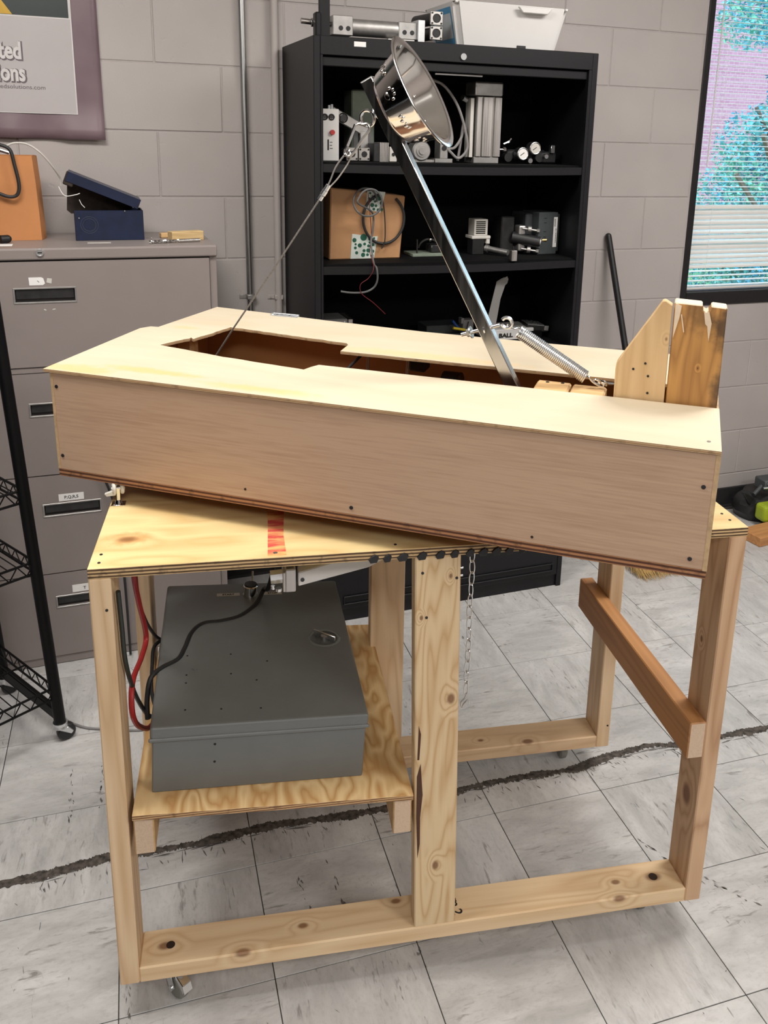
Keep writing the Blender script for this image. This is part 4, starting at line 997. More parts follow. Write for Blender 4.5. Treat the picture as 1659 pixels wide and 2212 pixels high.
MB().obox((.845, 1.53, Z1 + .166), (.985, 1.53, Z1 + .095), .008, .036, (0, 0, 1), .003).box((.955, 1.525, Z1), (.985, 1.555, Z1 + .10), .002).done('lever', M['cast'], c)
MB().cyl((.893, 1.526, Z1 + .142), (.893, 1.516, Z1 + .142), .012, n=6, smooth=False).ring((.893, 1.525, Z1 + .142), .015, .0025, (0, 1, 0), 18, 6).done('pivot_bolt', M['darkmetal'], c)
c = T('control_box', 'pale green grey box standing behind the arm on upper shelf', 'box', (.97, 1.62, Z1))
MB().box((.945, 1.60, Z1), (1.03, 1.70, Z1 + .24), .004).done('case', M['palegreen'], c); MB().box((.952, 1.598, Z1 + .02), (1.02, 1.6005, Z1 + .10), .001).done('cover', M['grey'], c)
for k, x in enumerate((.905, .947)):
    c = T('square_cylinder_end', ('left' if k == 0 else 'right') + ' of two small silver square cylinder ends under the snap hook', 'cylinder', (x, 1.45, Z1), 'small square cylinder ends')
    MB().box((x - .0195, 1.45, Z1 + .002), (x + .0195, 1.462, Z1 + .046), .0015).done('face_plate', M['alu'], c)
    MB().cyl((x, 1.4503, Z1 + .024), (x, 1.4485, Z1 + .024), .0105, n=8).done('bore', M['black'], c)
    for (dx, dz) in ((-.0145, .0085), (.0145, .0085), (-.0145, .0395), (.0145, .0395)): MB().cyl((x + dx, 1.4503, Z1 + dz), (x + dx, 1.449, Z1 + dz), .0034, n=8).done('bolt', M['black'], c)
    MB().cyl((x, 1.462, Z1 + .024), (x, 1.56, Z1 + .024), .0185, n=16).done('barrel', M['darkmetal'], c)
c = T('ribbed_block', 'small ribbed aluminium block left of the arm on upper shelf', 'block', (1.0, 1.46, Z1))
MB().box((.980, 1.45, Z1), (1.002, 1.52, Z1 + .062), .002).done('dark_half', M['darkmetal'], c)
r_ = MB()
for k in range(6): r_.box((1.003 + .0055 * k, 1.452, Z1), (1.0068 + .0055 * k, 1.52, Z1 + .064))
r_.box((1.003, 1.458, Z1), (1.035, 1.52, Z1 + .060)).done('ribs', M['alu'], c)
c = T('plate_block', 'thin pale plate behind the arm on the upper shelf', 'block', (1.05, 1.46, Z1))
MB().box((1.040, 1.455, Z1), (1.066, 1.50, Z1 + .050), .002).done('body', M['offwhite'], c)
MB().cyl((1.053, 1.4555, Z1 + .025), (1.053, 1.453, Z1 + .025), .006, n=12).done('hole', M['black'], c)
c = T('round_motor', 'grey round motor lying below the bowl on upper shelf', 'motor', (1.15, 1.45, Z1))
MB().lathe([(0, 0), (.012, 0), (.013, .004), (.020, .004), (.021, .008), (.030, .008), (.034, .013), (.034, .07), (0, .07)], (1.155, 1.44, Z1 + .0385), (0, 1, 0), 32).done('housing', M['cast'], c)
MB().box((1.10, 1.455, Z1), (1.205, 1.50, Z1 + .010), .001).box((1.10, 1.455, Z1), (1.118, 1.50, Z1 + .03), .001).done('foot', M['alu'], c)
c = T('slide_block', 'small grey slide block right of the round motor', 'block', (1.24, 1.46, Z1))
MB().box((1.206, 1.45, Z1), (1.272, 1.52, Z1 + .014), .001).box((1.226, 1.455, Z1 + .014), (1.256, 1.51, Z1 + .085), .002).done('body', M['cast'], c)
MB().cyl((1.241, 1.4555, Z1 + .05), (1.241, 1.452, Z1 + .05), .009, n=14).done('bore', M['darkmetal'], c)
crv('grey_hose', [(1.17, 1.46, 1.945), (1.188, 1.45, 1.943), (1.232, 1.45, 1.925), (1.277, 1.45, 1.874), (1.306, 1.45, 1.813), (1.327, 1.45, 1.735), (1.319, 1.45, 1.703), (1.293, 1.45, 1.684), (1.268, 1.452, 1.702), (1.258, 1.455, 1.715), (1.283, 1.46, 1.721), (1.308, 1.46, 1.758), (1.313, 1.46, 1.80), (1.30, 1.47, 1.675)], .0048, 'cord', 'grey air hose bent in a loop beside tall aluminium profile', 'hose', (0, 0, 0))
c = T('aluminium_profile', 'tall silver aluminium profile cylinder standing on upper shelf', 'cylinder', (1.40, 1.45, Z1))
MB().box((1.351, 1.445, Z1), (1.449, 1.53, Z1 + .022), .002).done('foot_cap', M['cast'], c)
MB().box((1.356, 1.45, Z1 + .022), (1.452, 1.53, Z1 + .228), .001).done('core', M['alu'], c)
for (x0, x1) in ((1.357, 1.376), (1.380, 1.4175), (1.4255, 1.452)): MB().box((x0, 1.442, Z1 + .023), (x1, 1.450, Z1 + .227), .0015).done('rib', M['alu'], c)
MB().box((1.337, 1.455, Z1 + .02), (1.350, 1.50, Z1 + .222), .001).done('side_rail', M['offwhite'], c)
MB().box((1.346, 1.442, Z1 + .230), (1.455, 1.53, Z1 + .278), .006, seg=2).done('head_cap', M['cast'], c)
MB().cyl((1.325, 1.47, Z1 + .215), (1.305, 1.46, Z1 + .222), .010, n=14).done('air_fitting', M['zinc'], c)
c = T('gauge_manifold', 'dark manifold with two round pressure gauges on upper shelf', 'gauge', (1.58, 1.47, Z1))
MB().box((1.50, 1.48, Z1 + .012), (1.66, 1.54, Z1 + .050), .008).box((1.62, 1.47, Z1), (1.70, 1.53, Z1 + .045), .008).cyl((1.50, 1.47, Z1 + .022), (1.50, 1.50, Z1 + .022), .016, n=14).cyl((1.62, 1.455, Z1 + .025), (1.62, 1.48, Z1 + .025), .018, n=14).done('body', M['black'], c)
for (x, z_, mt) in ((1.545, Z1 + .036, 'white'), (1.594, Z1 + .056, 'grey')):
    gq = MB().cyl((x, 1.444, z_), (x, 1.475, z_), .0225, n=24).ring((x, 1.444, z_), .0205, .0022, (0, 1, 0), 24, 6).done('gauge', M['zinc'], c)
    MB().cyl((x, 1.4435, z_), (x, 1.4455, z_), .0192, n=24).done('dial', M['white'] if mt == 'white' else M['offwhite'], gq)
    MB().obox((x - .010, 1.443, z_ - .006), (x + .005, 1.443, z_ + .004), .0006, .0022).done('needle', M['ink'], gq)
MB().cyl((1.458, 1.46, Z1 + .049), (1.482, 1.46, Z1 + .049), .0042, n=10).cyl((1.472, 1.46, Z1 + .049), (1.482, 1.46, Z1 + .049), .008, n=6).cyl((1.478, 1.47, Z1 + .068), (1.500, 1.47, Z1 + .078), .004, n=8).cyl((1.498, 1.47, Z1 + .076), (1.508, 1.47, Z1 + .088), .004, n=8).done('fitting', M['chrome'], c)
MB().cyl((1.640, 1.452, Z1 + .028), (1.640, 1.44, Z1 + .028), .008, n=8).cyl((1.575, 1.45, Z1 + .012), (1.575, 1.44, Z1 + .012), .009, n=10).box((1.668, 1.46, Z1 + .040), (1.684, 1.48, Z1 + .068), .001).done('port', M['zinc'], c)
# --- middle shelf
Z2 = 1.335
c = T('kraft_carton', 'brown cardboard carton with dotted green tape on middle shelf', 'carton', (.95, 1.46, Z2))
q = [(.823, Z2), (1.082, Z2), (1.098, Z2 + .218), (1.02, Z2 + .226), (.93, Z2 + .235), (.842, Z2 + .243), (.829, Z2 + .246)]
MB().prism(q, 1.45, 1.66, 'xz', .004).done('box', M['kraft'], c)
for (poly, dots) in (([(.953, 1.505), (.999, 1.499), (1.006, 1.494), (1.024, 1.566), (.985, 1.570), (.958, 1.570)], None), ([(.899, Z2 + .003), (.985, Z2 + .003), (.998, 1.415), (.98, 1.413), (.905, 1.424)], None)):
    tp = MB().prism(poly, 1.4485, 1.4502, 'xz').done('tape', M['tape'], c)
    x0, x1 = min(p[0] for p in poly) + .012, max(p[0] for p in poly) - .010; z0_, z1_ = min(p[1] for p in poly) + .008, max(p[1] for p in poly) - .006
    rr = random.Random(int(x0 * 1000)); dd = MB(); put = []
    for k in range(90):
        x, z_, r_ = rr.uniform(x0, x1), rr.uniform(z0_, z1_), rr.choice((.004, .0055, .0075, .012 if k < 3 else .005))
        if all((x - a) ** 2 + (z_ - b_) ** 2 > (r_ + e_ + .0012) ** 2 for a, b_, e_ in put):
            put.append((x, z_, r_)); dd.cyl((x, 1.4486, z_), (x, 1.4478, z_), r_, n=12)
    dd.done('dot_print', M['dotgreen'], tp)
coilp = [(.943 + .046 * math.cos(a), 1.435 - .004 * k, 1.535 + .046 * math.sin(a)) for k, a in enumerate([2 * PI * i / 14 for i in range(0, 22)])]
crv('grey_cable_coil', coilp + [(.962, 1.40, 1.50), (.964, 1.40, 1.44), (.955, 1.39, 1.40), (.951, 1.345, 1.336), (.953, 1.318, 1.322), (.956, 1.318, 1.283), (.945, 1.325, 1.255), (.915, 1.33, 1.240), (.87, 1.34, 1.238), (.837, 1.35, 1.242)], .0034, 'greycable', 'thin grey cable coiled on carton and hanging over shelf edge', 'cable', (0, 0, 0))
big = [(1.017 + .075 * math.cos(a), 1.442, 1.475 + .085 * math.sin(a)) for a in [.95 - 2 * PI * .86 * i / 18 for i in range(19)]]
crv('black_cable_loop', big, .0048, 'rubber', 'thick black cable loop lying against the front of the carton', 'cable', (0, 0, 0))
crv('thin_black_lead', [(.995, 1.44, 1.565), (1.012, 1.438, 1.53), (1.02, 1.438, 1.47), (1.02, 1.436, 1.40), (1.008, 1.436, 1.372)], .0022, 'rubber', 'thin black lead drooping down right half of the carton', 'cable', (0, 0, 0))
crv('red_wire', [(.955, 1.43, 1.565), (.962, 1.428, 1.50), (.967, 1.425, 1.42), (.948, 1.38, 1.37), (.942, 1.316, 1.325), (.925, 1.318, 1.29), (.898, 1.322, 1.268), (.905, 1.33, 1.235), (.95, 1.34, 1.20), (1.0, 1.36, 1.155)], .0013, 'darkred', 'thin dark red wire trailing below the middle shelf', 'wire', (0, 0, 0))
c = T('circuit_module', 'open circuit module with shiny parts on a pale base board', 'module', (1.23, 1.50, Z2))
MB().box((1.142, 1.48, Z2), (1.318, 1.58, Z2 + .010), .001).done('base_board', M['palegreen'], c)
MB().ring((1.215, 1.51, Z2 + .02), .04, .004, (.2, 1, .1), a0=.2, a1=2.6).cyl((1.165, 1.50, Z2 + .01), (1.165, 1.50, Z2 + .06), .003).box((1.22, 1.50, Z2 + .01), (1.27, 1.56, Z2 + .04), .004).cyl((1.30, 1.50, Z2 + .01), (1.30, 1.50, Z2 + .05), .006).done('components', M['darkmetal'], c)
MB().ball((1.212, 1.49, Z2 + .060), .006).ball((1.298, 1.495, Z2 + .053), .005).done('bright_caps', M['chrome'], c)
c = T('relay', 'small cream relay with slotted top on middle shelf', 'relay', (1.415, 1.50, Z2))
MB().box((1.385, 1.50, Z2), (1.432, 1.55, Z2 + .062), .002).done('coil_housing', M['black'], c)
MB().box((1.380, 1.496, Z2 + .058), (1.456, 1.56, Z2 + .070), .002).box((1.440, 1.498, Z2 + .040), (1.454, 1.52, Z2 + .06), .001).done('collar', M['offwhite'], c)
MB().box((1.391, 1.503, Z2 + .070), (1.446, 1.56, Z2 + .130), .002).done('cap', M['offwhite'], c)
sl = MB()
for k in range(7): sl.box((1.398, 1.502, Z2 + .077 + .007 * k), (1.436, 1.5035, Z2 + .081 + .007 * k))
sl.done('slots', M['ink'], c)
c = T('steel_pin', 'headed steel pin lying on its side near the relay', 'pin', (1.47, 1.47, Z2))
MB().cyl((1.449, 1.50, Z2 + .022), (1.498, 1.43, Z2 + .014), .0105, n=16).cyl((1.443, 1.508, Z2 + .023), (1.449, 1.50, Z2 + .022), .0145, n=16).done('shank', M['cast'], c)
c = T('small_steel_block', 'tiny silver block with a stub at the shelf edge', 'block', (1.476, 1.335, Z2))
MB().box((1.465, 1.332, Z2 - .004), (1.487, 1.352, Z2 + .034), .0015).done('body', M['alu'], c); MB().cyl((1.475, 1.34, Z2 + .034), (1.473, 1.34, Z2 + .050), .003, n=8).done('stub', M['darkmetal'], c)
c = T('hydraulic_valve', 'dark hydraulic valve with tie rods and round silver nose', 'valve', (1.60, 1.48, Z2))
MB().box((1.500, 1.50, Z2), (1.555, 1.58, Z2 + .14), .004).done('rear_block', M['darkmetal'], c)
MB().box((1.562, 1.475, Z2 + .012), (1.592, 1.52, Z2 + .108), .006, seg=2).done('flange', M['cast'], c)
MB().cyl((1.545, 1.50, Z2 + .063), (1.640, 1.455, Z2 + .046), .0225, n=20).done('solenoid', M['black'], c)
MB().cyl((1.637, 1.4565, Z2 + .0465), (1.643, 1.4535, Z2 + .0455), .0205, n=20).done('nose', M['alu'], c)
MB().cyl((1.645, 1.46, Z2 + .054), (1.668, 1.455, Z2 + .055), .0055, n=10).done('stub', M['brass'], c)
for z_ in (.018, .094): MB().cyl((1.575, 1.475, Z2 + z_ + .004), (1.632, 1.45, Z2 + z_ - .004), .0042, n=8).cyl((1.595, 1.467, Z2 + z_ + .001), (1.606, 1.462, Z2 + z_), .013, n=12).cyl((1.625, 1.453, Z2 + z_ - .003), (1.634, 1.449, Z2 + z_ - .004), .0075, n=6).done('tie_rod', M['cast'], c)
c = T('controller_module', 'dark grey controller module with white barcode label on middle shelf', 'module', (1.72, 1.47, Z2))
cx0 = 1.596; 
MB().box((1.600, 1.500, Z2), (1.7165, 1.62, Z2 + .150), .004).done('left_unit', M['darkgrey'], c)
cm = Matrix.Translation((1.632, 1.452, Z2)) @ Matrix.Rotation(.10, 4, 'Z')
MB().box((0, 0, 0), (.085, .12, .158), .003, 0, cm).done('main_unit', M['darkgrey'], c)
MB().box((.0862, .012, .008), (.102, .12, .150), .003, 0, cm).done('right_unit', M['darkgrey'], c)
MB().box((.066, -.0012, .028), (.082, .0, .140), 0, 0, cm).done('sticker', M['white'], c)
bc = MB(); rr = random.Random(5)
for k in range(12): bc.box((.068, -.0016, .105 + .0025 * k), (.0738, -.0012, .1062 + .0025 * k), 0, 0, cm)
for k in range(9): bc.box((.075, -.0016, .045 + .006 * k), (.0785, -.0012, .047 + .006 * k + rr.uniform(0, .002)), 0, 0, cm)
bc.done('barcode', M['ink'], c)
sv_ = MB()
for (x, z_) in ((.022, .135), (.022, .118), (.022, .085), (.022, .065)): sv_.box((x, -.0006, z_), (x + .012, .001, z_ + .003), 0, 0, cm)
sv_.done('slots', M['ink'], c)
# --- lower shelf
Z3 = 1.0
c = T('junction_box', 'grey metal junction box with round cable gland on lower shelf', 'box', (.87, 1.50, Z3))
MB().box((.795, 1.50, Z3), (.905, 1.62, Z3 + .115), .003).done('case', M['grey'], c)
MB().box((.907, 1.502, Z3), (.926, 1.62, Z3 + .113), .002).done('cover', M['alu'], c)
MB().lathe([(.012, 0), (.012, .010), (.020, .010), (.022, .0), (.022, -.004)], (.873, 1.502, Z3 + .062), (0, -1, 0), 24).done('cable_gland', M['darkmetal'], c)
MB().cyl((.873, 1.5, Z3 + .062), (.873, 1.499, Z3 + .062), .012, n=16).done('gland_hole', M['black'], c)
MB().cyl((.893, 1.5, Z3 + .105), (.893, 1.498, Z3 + .105), .003, n=8).done('screw', M['zinc'], c)
crv('lead_from_junction_box', [(.873, 1.505, Z3 + .062), (.89, 1.485, Z3 + .05), (.93, 1.47, Z3 + .03), (.97, 1.47, Z3 + .01), (1.0, 1.48, Z3 + .006)], .0048, 'rubber', 'black lead coming out of the grey junction box', 'cable', (0, 0, 0))
c = T('cable_with_connector', 'steel cable connector with thin lead trailing along lower shelf', 'cable', (1.10, 1.55, Z3))
MB().box((1.065, 1.57, Z3), (1.105, 1.61, Z3 + .045), .004).cyl((1.05, 1.55, Z3 + .01), (1.07, 1.58, Z3 + .02), .012).done('plug', M['darkmetal'], c)
MB().cyl((1.105, 1.58, Z3 + .032), (1.137, 1.575, Z3 + .027), .0095, n=12).cyl((1.137, 1.575, Z3 + .027), (1.16, 1.572, Z3 + .022), .006, n=12).done('connector', M['cast'], c)
MB().tube(catmull([(1.155, 1.572, Z3 + .023), (1.22, 1.565, Z3 + .014), (1.28, 1.55, Z3 + .006), (1.34, 1.53, Z3 + .004)], 5), .0024, 6).done('lead', M['cord'], c)
c = T('power_supply', 'low dark metal power supply block behind the arm', 'box', (1.33, 1.60, Z3))
MB().box((1.25, 1.60, Z3), (1.40, 1.70, Z3 + .05), .002).box((1.28, 1.57, Z3), (1.44, 1.60, Z3 + .02), .001).done('case', M['darkgrey'], c)
c = T('terminal_module', 'small terminal module with blue and yellow leads behind the arm', 'module', (1.40, 1.58, Z3))
MB().box((1.385, 1.56, Z3), (1.43, 1.60, Z3 + .075), .002).box((1.378, 1.562, Z3 + .06), (1.39, 1.59, Z3 + .082), .001).done('case', M['grey'], c)
MB().tube(catmull([(1.34, 1.56, Z3 + .075), (1.36, 1.56, Z3 + .052), (1.385, 1.56, Z3 + .03)], 5), .005, 8).done('blue_lead', M['bluecable'], c)
MB().cyl((1.340, 1.55, Z3 + .048), (1.395, 1.555, Z3 + .036), .0055, n=10).done('yellow_lead', M['yellow'], c)
MB().tube(catmull([(1.405, 1.553, Z3 + .07), (1.395, 1.55, Z3 + .04), (1.375, 1.55, Z3 + .012), (1.36, 1.55, Z3 + .004)], 5), .002, 6).done('black_lead', M['rubber'], c)
c = T('white_carton', 'low white carton with raised flap and black lettering on lower shelf', 'carton', (1.57, 1.50, Z3))
mm = Matrix.Translation((1.475, 1.50, Z3)) @ Matrix.Rotation(.03, 4, 'Z')
MB().box((0, 0, 0), (.190, .13, .042), .0015, 0, mm).done('tray', M['whiteplastic'], c)
MB().prism([(.008, .042), (.052, .042), (.068, .150), (.086, .205), (.096, .236), (.080, .236), (.062, .228), (.048, .220)], .060, .0625, 'xz', .0006, M=mm).done('flap', M['whiteplastic'], c)
MB().prism([(.052, .218), (.092, .240), (.098, .228), (.094, .212), (.078, .200)], .0585, .060, 'xz', .0004, M=mm).done('flap_tongue', M['whiteplastic'], c)
text('lettering', 'BALL', .022, M['ink'], c, (1.511, 1.4990, Z3 + .012), (PI / 2, 0, .03), .0002, .0008, 1.25)
c = T('circuit_board_case', 'open black case with circuit board tilted at right of lower shelf', 'circuit board', (1.78, 1.60, Z3))
km = Matrix.Translation((1.64, 1.52, Z3 + .03)) @ Matrix.Rotation(.10, 4, 'Y') @ Matrix.Rotation(-.2, 4, 'Z')
MB().box((0, 0, 0), (.085, .11, .022), .002, 0, km).done('case', M['black'], c)
MB().box((.004, .003, .0225), (.075, .10, .0245), 0, 0, km).done('board', M['grey'], c)
MB().box((.070, -.004, .006), (.088, .003, .026), .001, 0, km).done('socket', M['zinc'], c)
pp = MB(); rr = random.Random(9)
for k in range(10): x, y = rr.uniform(.01, .065), rr.uniform(.008, .09); pp.box((x, y, .0245), (x + .008, y + .006, .0285), 0, 0, km)
pp.done('chips', M['darkgrey'], c)
MB().box((1.60, 1.50, Z3), (1.70, 1.62, Z3 + .030), .001).done('stand', M['cabin'], c)

# ------------------------------------------------------------------ file cabinet and what stands on it
FX0, FX1, FY, FB, FH = -0.476, 0.4300, 1.3678, 1.790, 1.4037
fc = thing('file_cabinet', 'mauve grey lateral file cabinet with four drawers against the wall', 'file cabinet', (FX0, FY, 0)); ORG[fc] = Vector((FX0, FY, 0))
MB().box((FX0, FY + .012, .0), (FX1, FB, FH - .034)).done('body', M['filedark'], fc)
MB().box((FX0 - .001, FY + .010, 0), (FX0 + .022, FB, FH - .034), .001).done('side_panel', M['file'], fc)
MB().box((FX1 - .022, FY + .010, 0), (FX1, FB, FH - .034), .001).done('side_panel', M['file'], fc)
tp = MB().box((FX0 - .002, FY - .004, FH - .036), (FX1 + .002, FB, FH), .006, seg=3).done('top', M['file'], fc)
MB().box((FX0 + .022, FY + .004, .002), (FX1 - .022, FY + .014, .030), .001).done('plinth', M['file'], fc)
MB().box((FX0 + .004, FY + .0035, 1.018), (FX1 - .022, FY + .014, 1.035), .001).done('divider', M['file'], fc)
MB().cyl((-.091, FY - .004, FH - .013), (-.091, FY - .008, FH - .013), .0115, n=20).ring((-.091, FY - .008, FH - .013), .0095, .0018, (0, 1, 0), 20, 5).done('lock', M['zinc'], fc)
MB().box((-.097, FY - .0092, FH - .015), (-.085, FY - .0078, FH - .011)).done('keyhole', M['black'], fc)
M['tag'] = M['white']
def drawer(z0, z1, hx, hz0, hz1, lab=None):
    hx1 = hx + .172; y0, y1 = FY, FY + .014
    d_ = MB()   # a frame of four pieces round the recessed pull
    d_.box((FX0 + .004, y0, z0), (hx, y1, z1)).box((hx1, y0, z0), (FX1 - .024, y1, z1)).box((hx, y0, z0), (hx1, y1, hz0)).box((hx, y0, hz1), (hx1, y1, z1))
    d_ = d_.done('drawer', M['file'], fc)
    MB().box((hx, y1 - .004, hz0), (hx1, y1 + .012, hz1)).done('recess', M['filedark'], d_)
    MB().box((hx - .003, y0 - .0018, hz1 - .001), (hx1 + .003, y0 + .004, hz1 + .004), .0008).box((hx - .003, y0 - .0018, hz0 - .004), (hx1 + .003, y0 + .004, hz0 + .001), .0008).box((hx - .003, y0 - .0018, hz0), (hx + .002, y0 + .004, hz1), .0008).box((hx1 - .002, y0 - .0018, hz0), (hx1 + .003, y0 + .004, hz1), .0008).done('pull_frame', M['cast'], d_)
    MB().box((hx + .004, y0 + .004, hz0 + .010), (hx1 - .004, y0 + .0075, hz1 - .003), .001).done('pull_plate', M['darkmetal'], d_)
    return d_
d1 = drawer(1.038, 1.363, -.172, 1.240, 1.281)
MB().prism([(-.128, 1.292), (-.090, 1.292), (-.084, 1.297), (-.088, 1.313), (-.094, 1.316), (-.129, 1.316)], FY - .0008, FY, 'xz').done('sticker', M['white'], d1)
MB().prism([(-.080, 1.300), (-.066, 1.296), (-.064, 1.311), (-.077, 1.313)], FY - .0005, FY, 'xz').prism([(-.094, 1.216), (-.087, 1.213), (-.086, 1.216), (-.092, 1.219)], FY - .0005, FY, 'xz').prism([(-.070, 1.215), (-.060, 1.216), (-.061, 1.219), (-.068, 1.218)], FY - .0005, FY, 'xz').done('glue_residue', M['offwhite'], d1, kind='stuff')
MB().obox((-.105, FY - .001, 1.306), (-.100, FY - .001, 1.301), .0006, .0012).done('scribble', M['ink'], d1)
d2 = drawer(.682, 1.016, -.158, .880, .918)
d3 = drawer(.338, .678, -.145, .541, .579)
p = MB().box((-.098, FY - .0008, .588), (-.022, FY, .612)).done('sticker', M['white'], d3)
text('lettering', 'P,Q,R,S', .014, M['ink'], p, (-.060, FY - .0009, .5955), (PI / 2, 0, 0), .0001, .0003, 1.0, 'CENTER')
d4 = drawer(.033, .334, -.130, .213, .250)
p = MB().box((-.080, FY - .0008, .260), (-.012, FY, .286)).done('sticker', M['white'], d4)
text('lettering', 'T', .014, M['ink'], p, (-.046, FY - .0009, .267), (PI / 2, 0, 0), .0001, .0003)

# brown bag
bg = thing('paper_bag', 'tall orange brown paper bag with black strap handle on the file cabinet', 'bag', (-.20, 1.62, FH)); ORG[bg] = Vector((-.20, 1.62, FH))
mb = MB(); rings = []
prof = [(FH + .0005, 0, 0), (FH + .09, .002, .004), (FH + .18, .005, .010), (FH + .262, .010, .020)]
for (z_, dx, dy) in prof:
    x0, x1, y0, y1 = -.345, -.090 - dx, 1.575, 1.715 - dy
    rings.append([mb.bm.verts.new(v) for v in ((x0, y0, z_), (-.22, y0 - .004, z_), (x1, y0, z_), (x1 + .012, (y0 + y1) / 2, z_), (x1, y1, z_), (x0, y1, z_))])
for A, B in zip(rings, rings[1:]):
    for k in range(6): mb.bm.faces.new((A[k], A[(k + 1) % 6], B[(k + 1) % 6], B[k]))
mb.bm.faces.new(list(reversed(rings[0])))
bmesh.ops.recalc_face_normals(mb.bm, faces=mb.bm.faces)
bago = mb.done('bag_body', M['orangebag'], bg)
sm = bago.modifiers.new('thick', 'SOLIDIFY'); sm.thickness = .002; sm.offset = -1
MB().tube(catmull([(-.192, 1.56, 1.70), (-.160, 1.555, 1.685), (-.150, 1.553, 1.64), (-.142, 1.553, 1.58), (-.150, 1.553, 1.548), (-.175, 1.554, 1.542), (-.21, 1.556, 1.556)], 6), .0055, 8).done('strap', M['rubber'], bg)
MB().cyl((-.21, 1.60, FH + .285), (-.165, 1.60, FH + .270), .006, n=8).box((-.215, 1.585, FH + .270), (-.190, 1.61, FH + .305), .002).done('clip_in_bag', M['cast'], bg)
crv('white_air_line', [(-.17, 1.60, 1.695), (-.145, 1.60, 1.704), (-.11, 1.605, 1.70), (-.075, 1.61, 1.675), (-.045, 1.63, 1.635), (-.025, 1.66, 1.597), (-.022, 1.665, 1.57)], .003, 'offwhite', 'thin cream tube arching from paper bag to the blue box', 'tube', (0, 0, 0))
# blue metal box with open lid
bb_ = thing('blue_metal_box', 'dark blue metal box with lid propped half open on file cabinet', 'box', (.11, 1.585, FH)); ORG[bb_] = Vector((.11, 1.585, FH))
x0, x1, y0, y1, z0_, z1_ = .012, .222, 1.540, 1.655, FH + .0005, FH + .096
bq = MB().box((x0, y0, z0_), (x1, y0 + .003, z1_), .0008).box((x0, y1 - .003, z0_), (x1, y1, z1_), .0008).box((x1 - .003, y0 + .003, z0_), (x1, y1 - .003, z1_), .0008).box((x0, y0 + .003, z0_), (x1 - .003, y1 - .003, z0_ + .003))
tub = bq.done('tray', M['blue'], bb_)
MB().prism([(y0 + .003, z0_), (y1 - .003, z0_), (y1 - .003, z1_ - .01), (1.61, z1_ - .03), (1.575, z1_ - .022), (y0 + .003, z1_ - .006)], x0 - .001, x0 + .003, 'yz').done('torn_end', M['rust'], bb_)
for r_ in (.020, .0265): MB().ring((.055, y0 - .0004, FH + .050), r_, .0009, (0, 1, 0), 32, 5).done('embossed_ring', M['bluepale'], tub)
MB().cyl((.055, y0, FH + .050), (.055, y0 - .0014, FH + .050), .013, n=28).done('embossed_disc', M['blue'], tub)
lm = Matrix.Translation((.206, y0 - .002, FH + .100)) @ Matrix.Rotation(math.radians(22.5), 4, 'Y') @ Matrix.Rotation(.02, 4, 'X')
lq = MB().box((-.232, 0, .028), (0, .115, .031), .0008, 0, lm).box((-.232, 0, 0), (0, .003, .030), .0008, 0, lm).box((-.232, .112, 0), (0, .115, .030), .0008, 0, lm).box((-.003, .003, 0), (0, .112, .028), 0, 0, lm)
lq.done('lid', [M['blue']], bb_)
MB().box((-.230, .003, .002), (-.004, .112, .0275), 0, 0, lm).box((-.236, .002, -.012), (-.205, .113, .026), .003, 0, lm).prism([(-.228, .004), (-.006, .004), (-.012, -.020), (-.180, -.100), (-.196, -.094)], .098, .102, 'xz', M=lm).done('lid_lining', M['rust'], bb_)
MB().tube(catmull([(-.028, 1.53, FH + .172), (-.018, 1.53, FH + .150), (-.006, 1.53, FH + .142), (.02, 1.532, FH + .146), (.033, 1.536, FH + .150)], 5), .0013, 6).tube([(.030, 1.545, FH + .13), (.036, 1.543, FH + .115), (.045, 1.542, FH + .105)], .001, 5).done('loose_wire', M['white'], bb_)
for p in ((.025, 1.537), (.165, 1.537)): MB().ball((p[0], p[1], FH + (.072 if p[0] < .1 else .094)), .0022, 8).done('rivet', M['zinc'], bb_)
solo(MB().cyl((.228, 1.545, FH + .005), (.243, 1.54, FH + .005), .0012, n=6).cyl((.243, 1.54, FH + .005), (.2445, 1.54, FH + .005), .0045, n=10), 'roofing_nail', M['rawsteel'], 'small nail lying right of the blue box', 'nail', (.235, 1.54, FH))
bl = MB().box((-.055, -.019, 0), (.055, .019, .030), .0015)
o = solo(bl, 'wood_block', M['smallblock'], 'small rectangular wooden offcut behind the drill bit', 'wood block', (0, 0, 0)); o.location = (.352, 1.515, FH + .0003); o.rotation_euler = (0, 0, .30)
bl = MB().box((-.028, -.015, 0), (.028, .015, .016), .002)
o = solo(bl, 'flat_wood_scrap', M['innerblock'], 'flat reddish scrap of wood peeping out behind the wooden offcut', 'wood block', (0, 0, 0)); o.location = (.305, 1.60, FH + .0003); o.rotation_euler = (0, 0, .1)
dbt = MB(); dpts = [(.222 + .0043 * k, 1.425 + .0012 * k * .6, FH + .0062) for k in range(40)]
dbt.cyl((.322, 1.446, FH + .0062), (.390, 1.461, FH + .0062), .0058, n=14)
for ph in (0, PI):
    hp = []
    for k in range(60):
        t_ = k / 59; a = t_ * 3.2 * 2 * PI + ph; cx_, cy_ = .226 + .097 * t_, 1.4255 + .0207 * t_
        hp.append((cx_, cy_ + .0026 * math.cos(a), FH + .0062 + .0026 * math.sin(a)))
    dbt.tube(hp, [.0012 + .0023 * min(1, i / 6) for i in range(60)], 6)
solo(dbt, 'drill_bit', M['rawsteel'], 'long twist drill bit lying at front edge of file cabinet', 'drill bit', (.305, 1.443, FH))
kn = MB().cyl((-.222, 1.50, FH + .012), (-.212, 1.505, FH + .012), .012, n=16).cyl((-.206, 1.505, FH + .0125), (-.184, 1.515, FH + .0125), .0125, n=18).ball((-.186, 1.514, FH + .0125), .0122, 12)
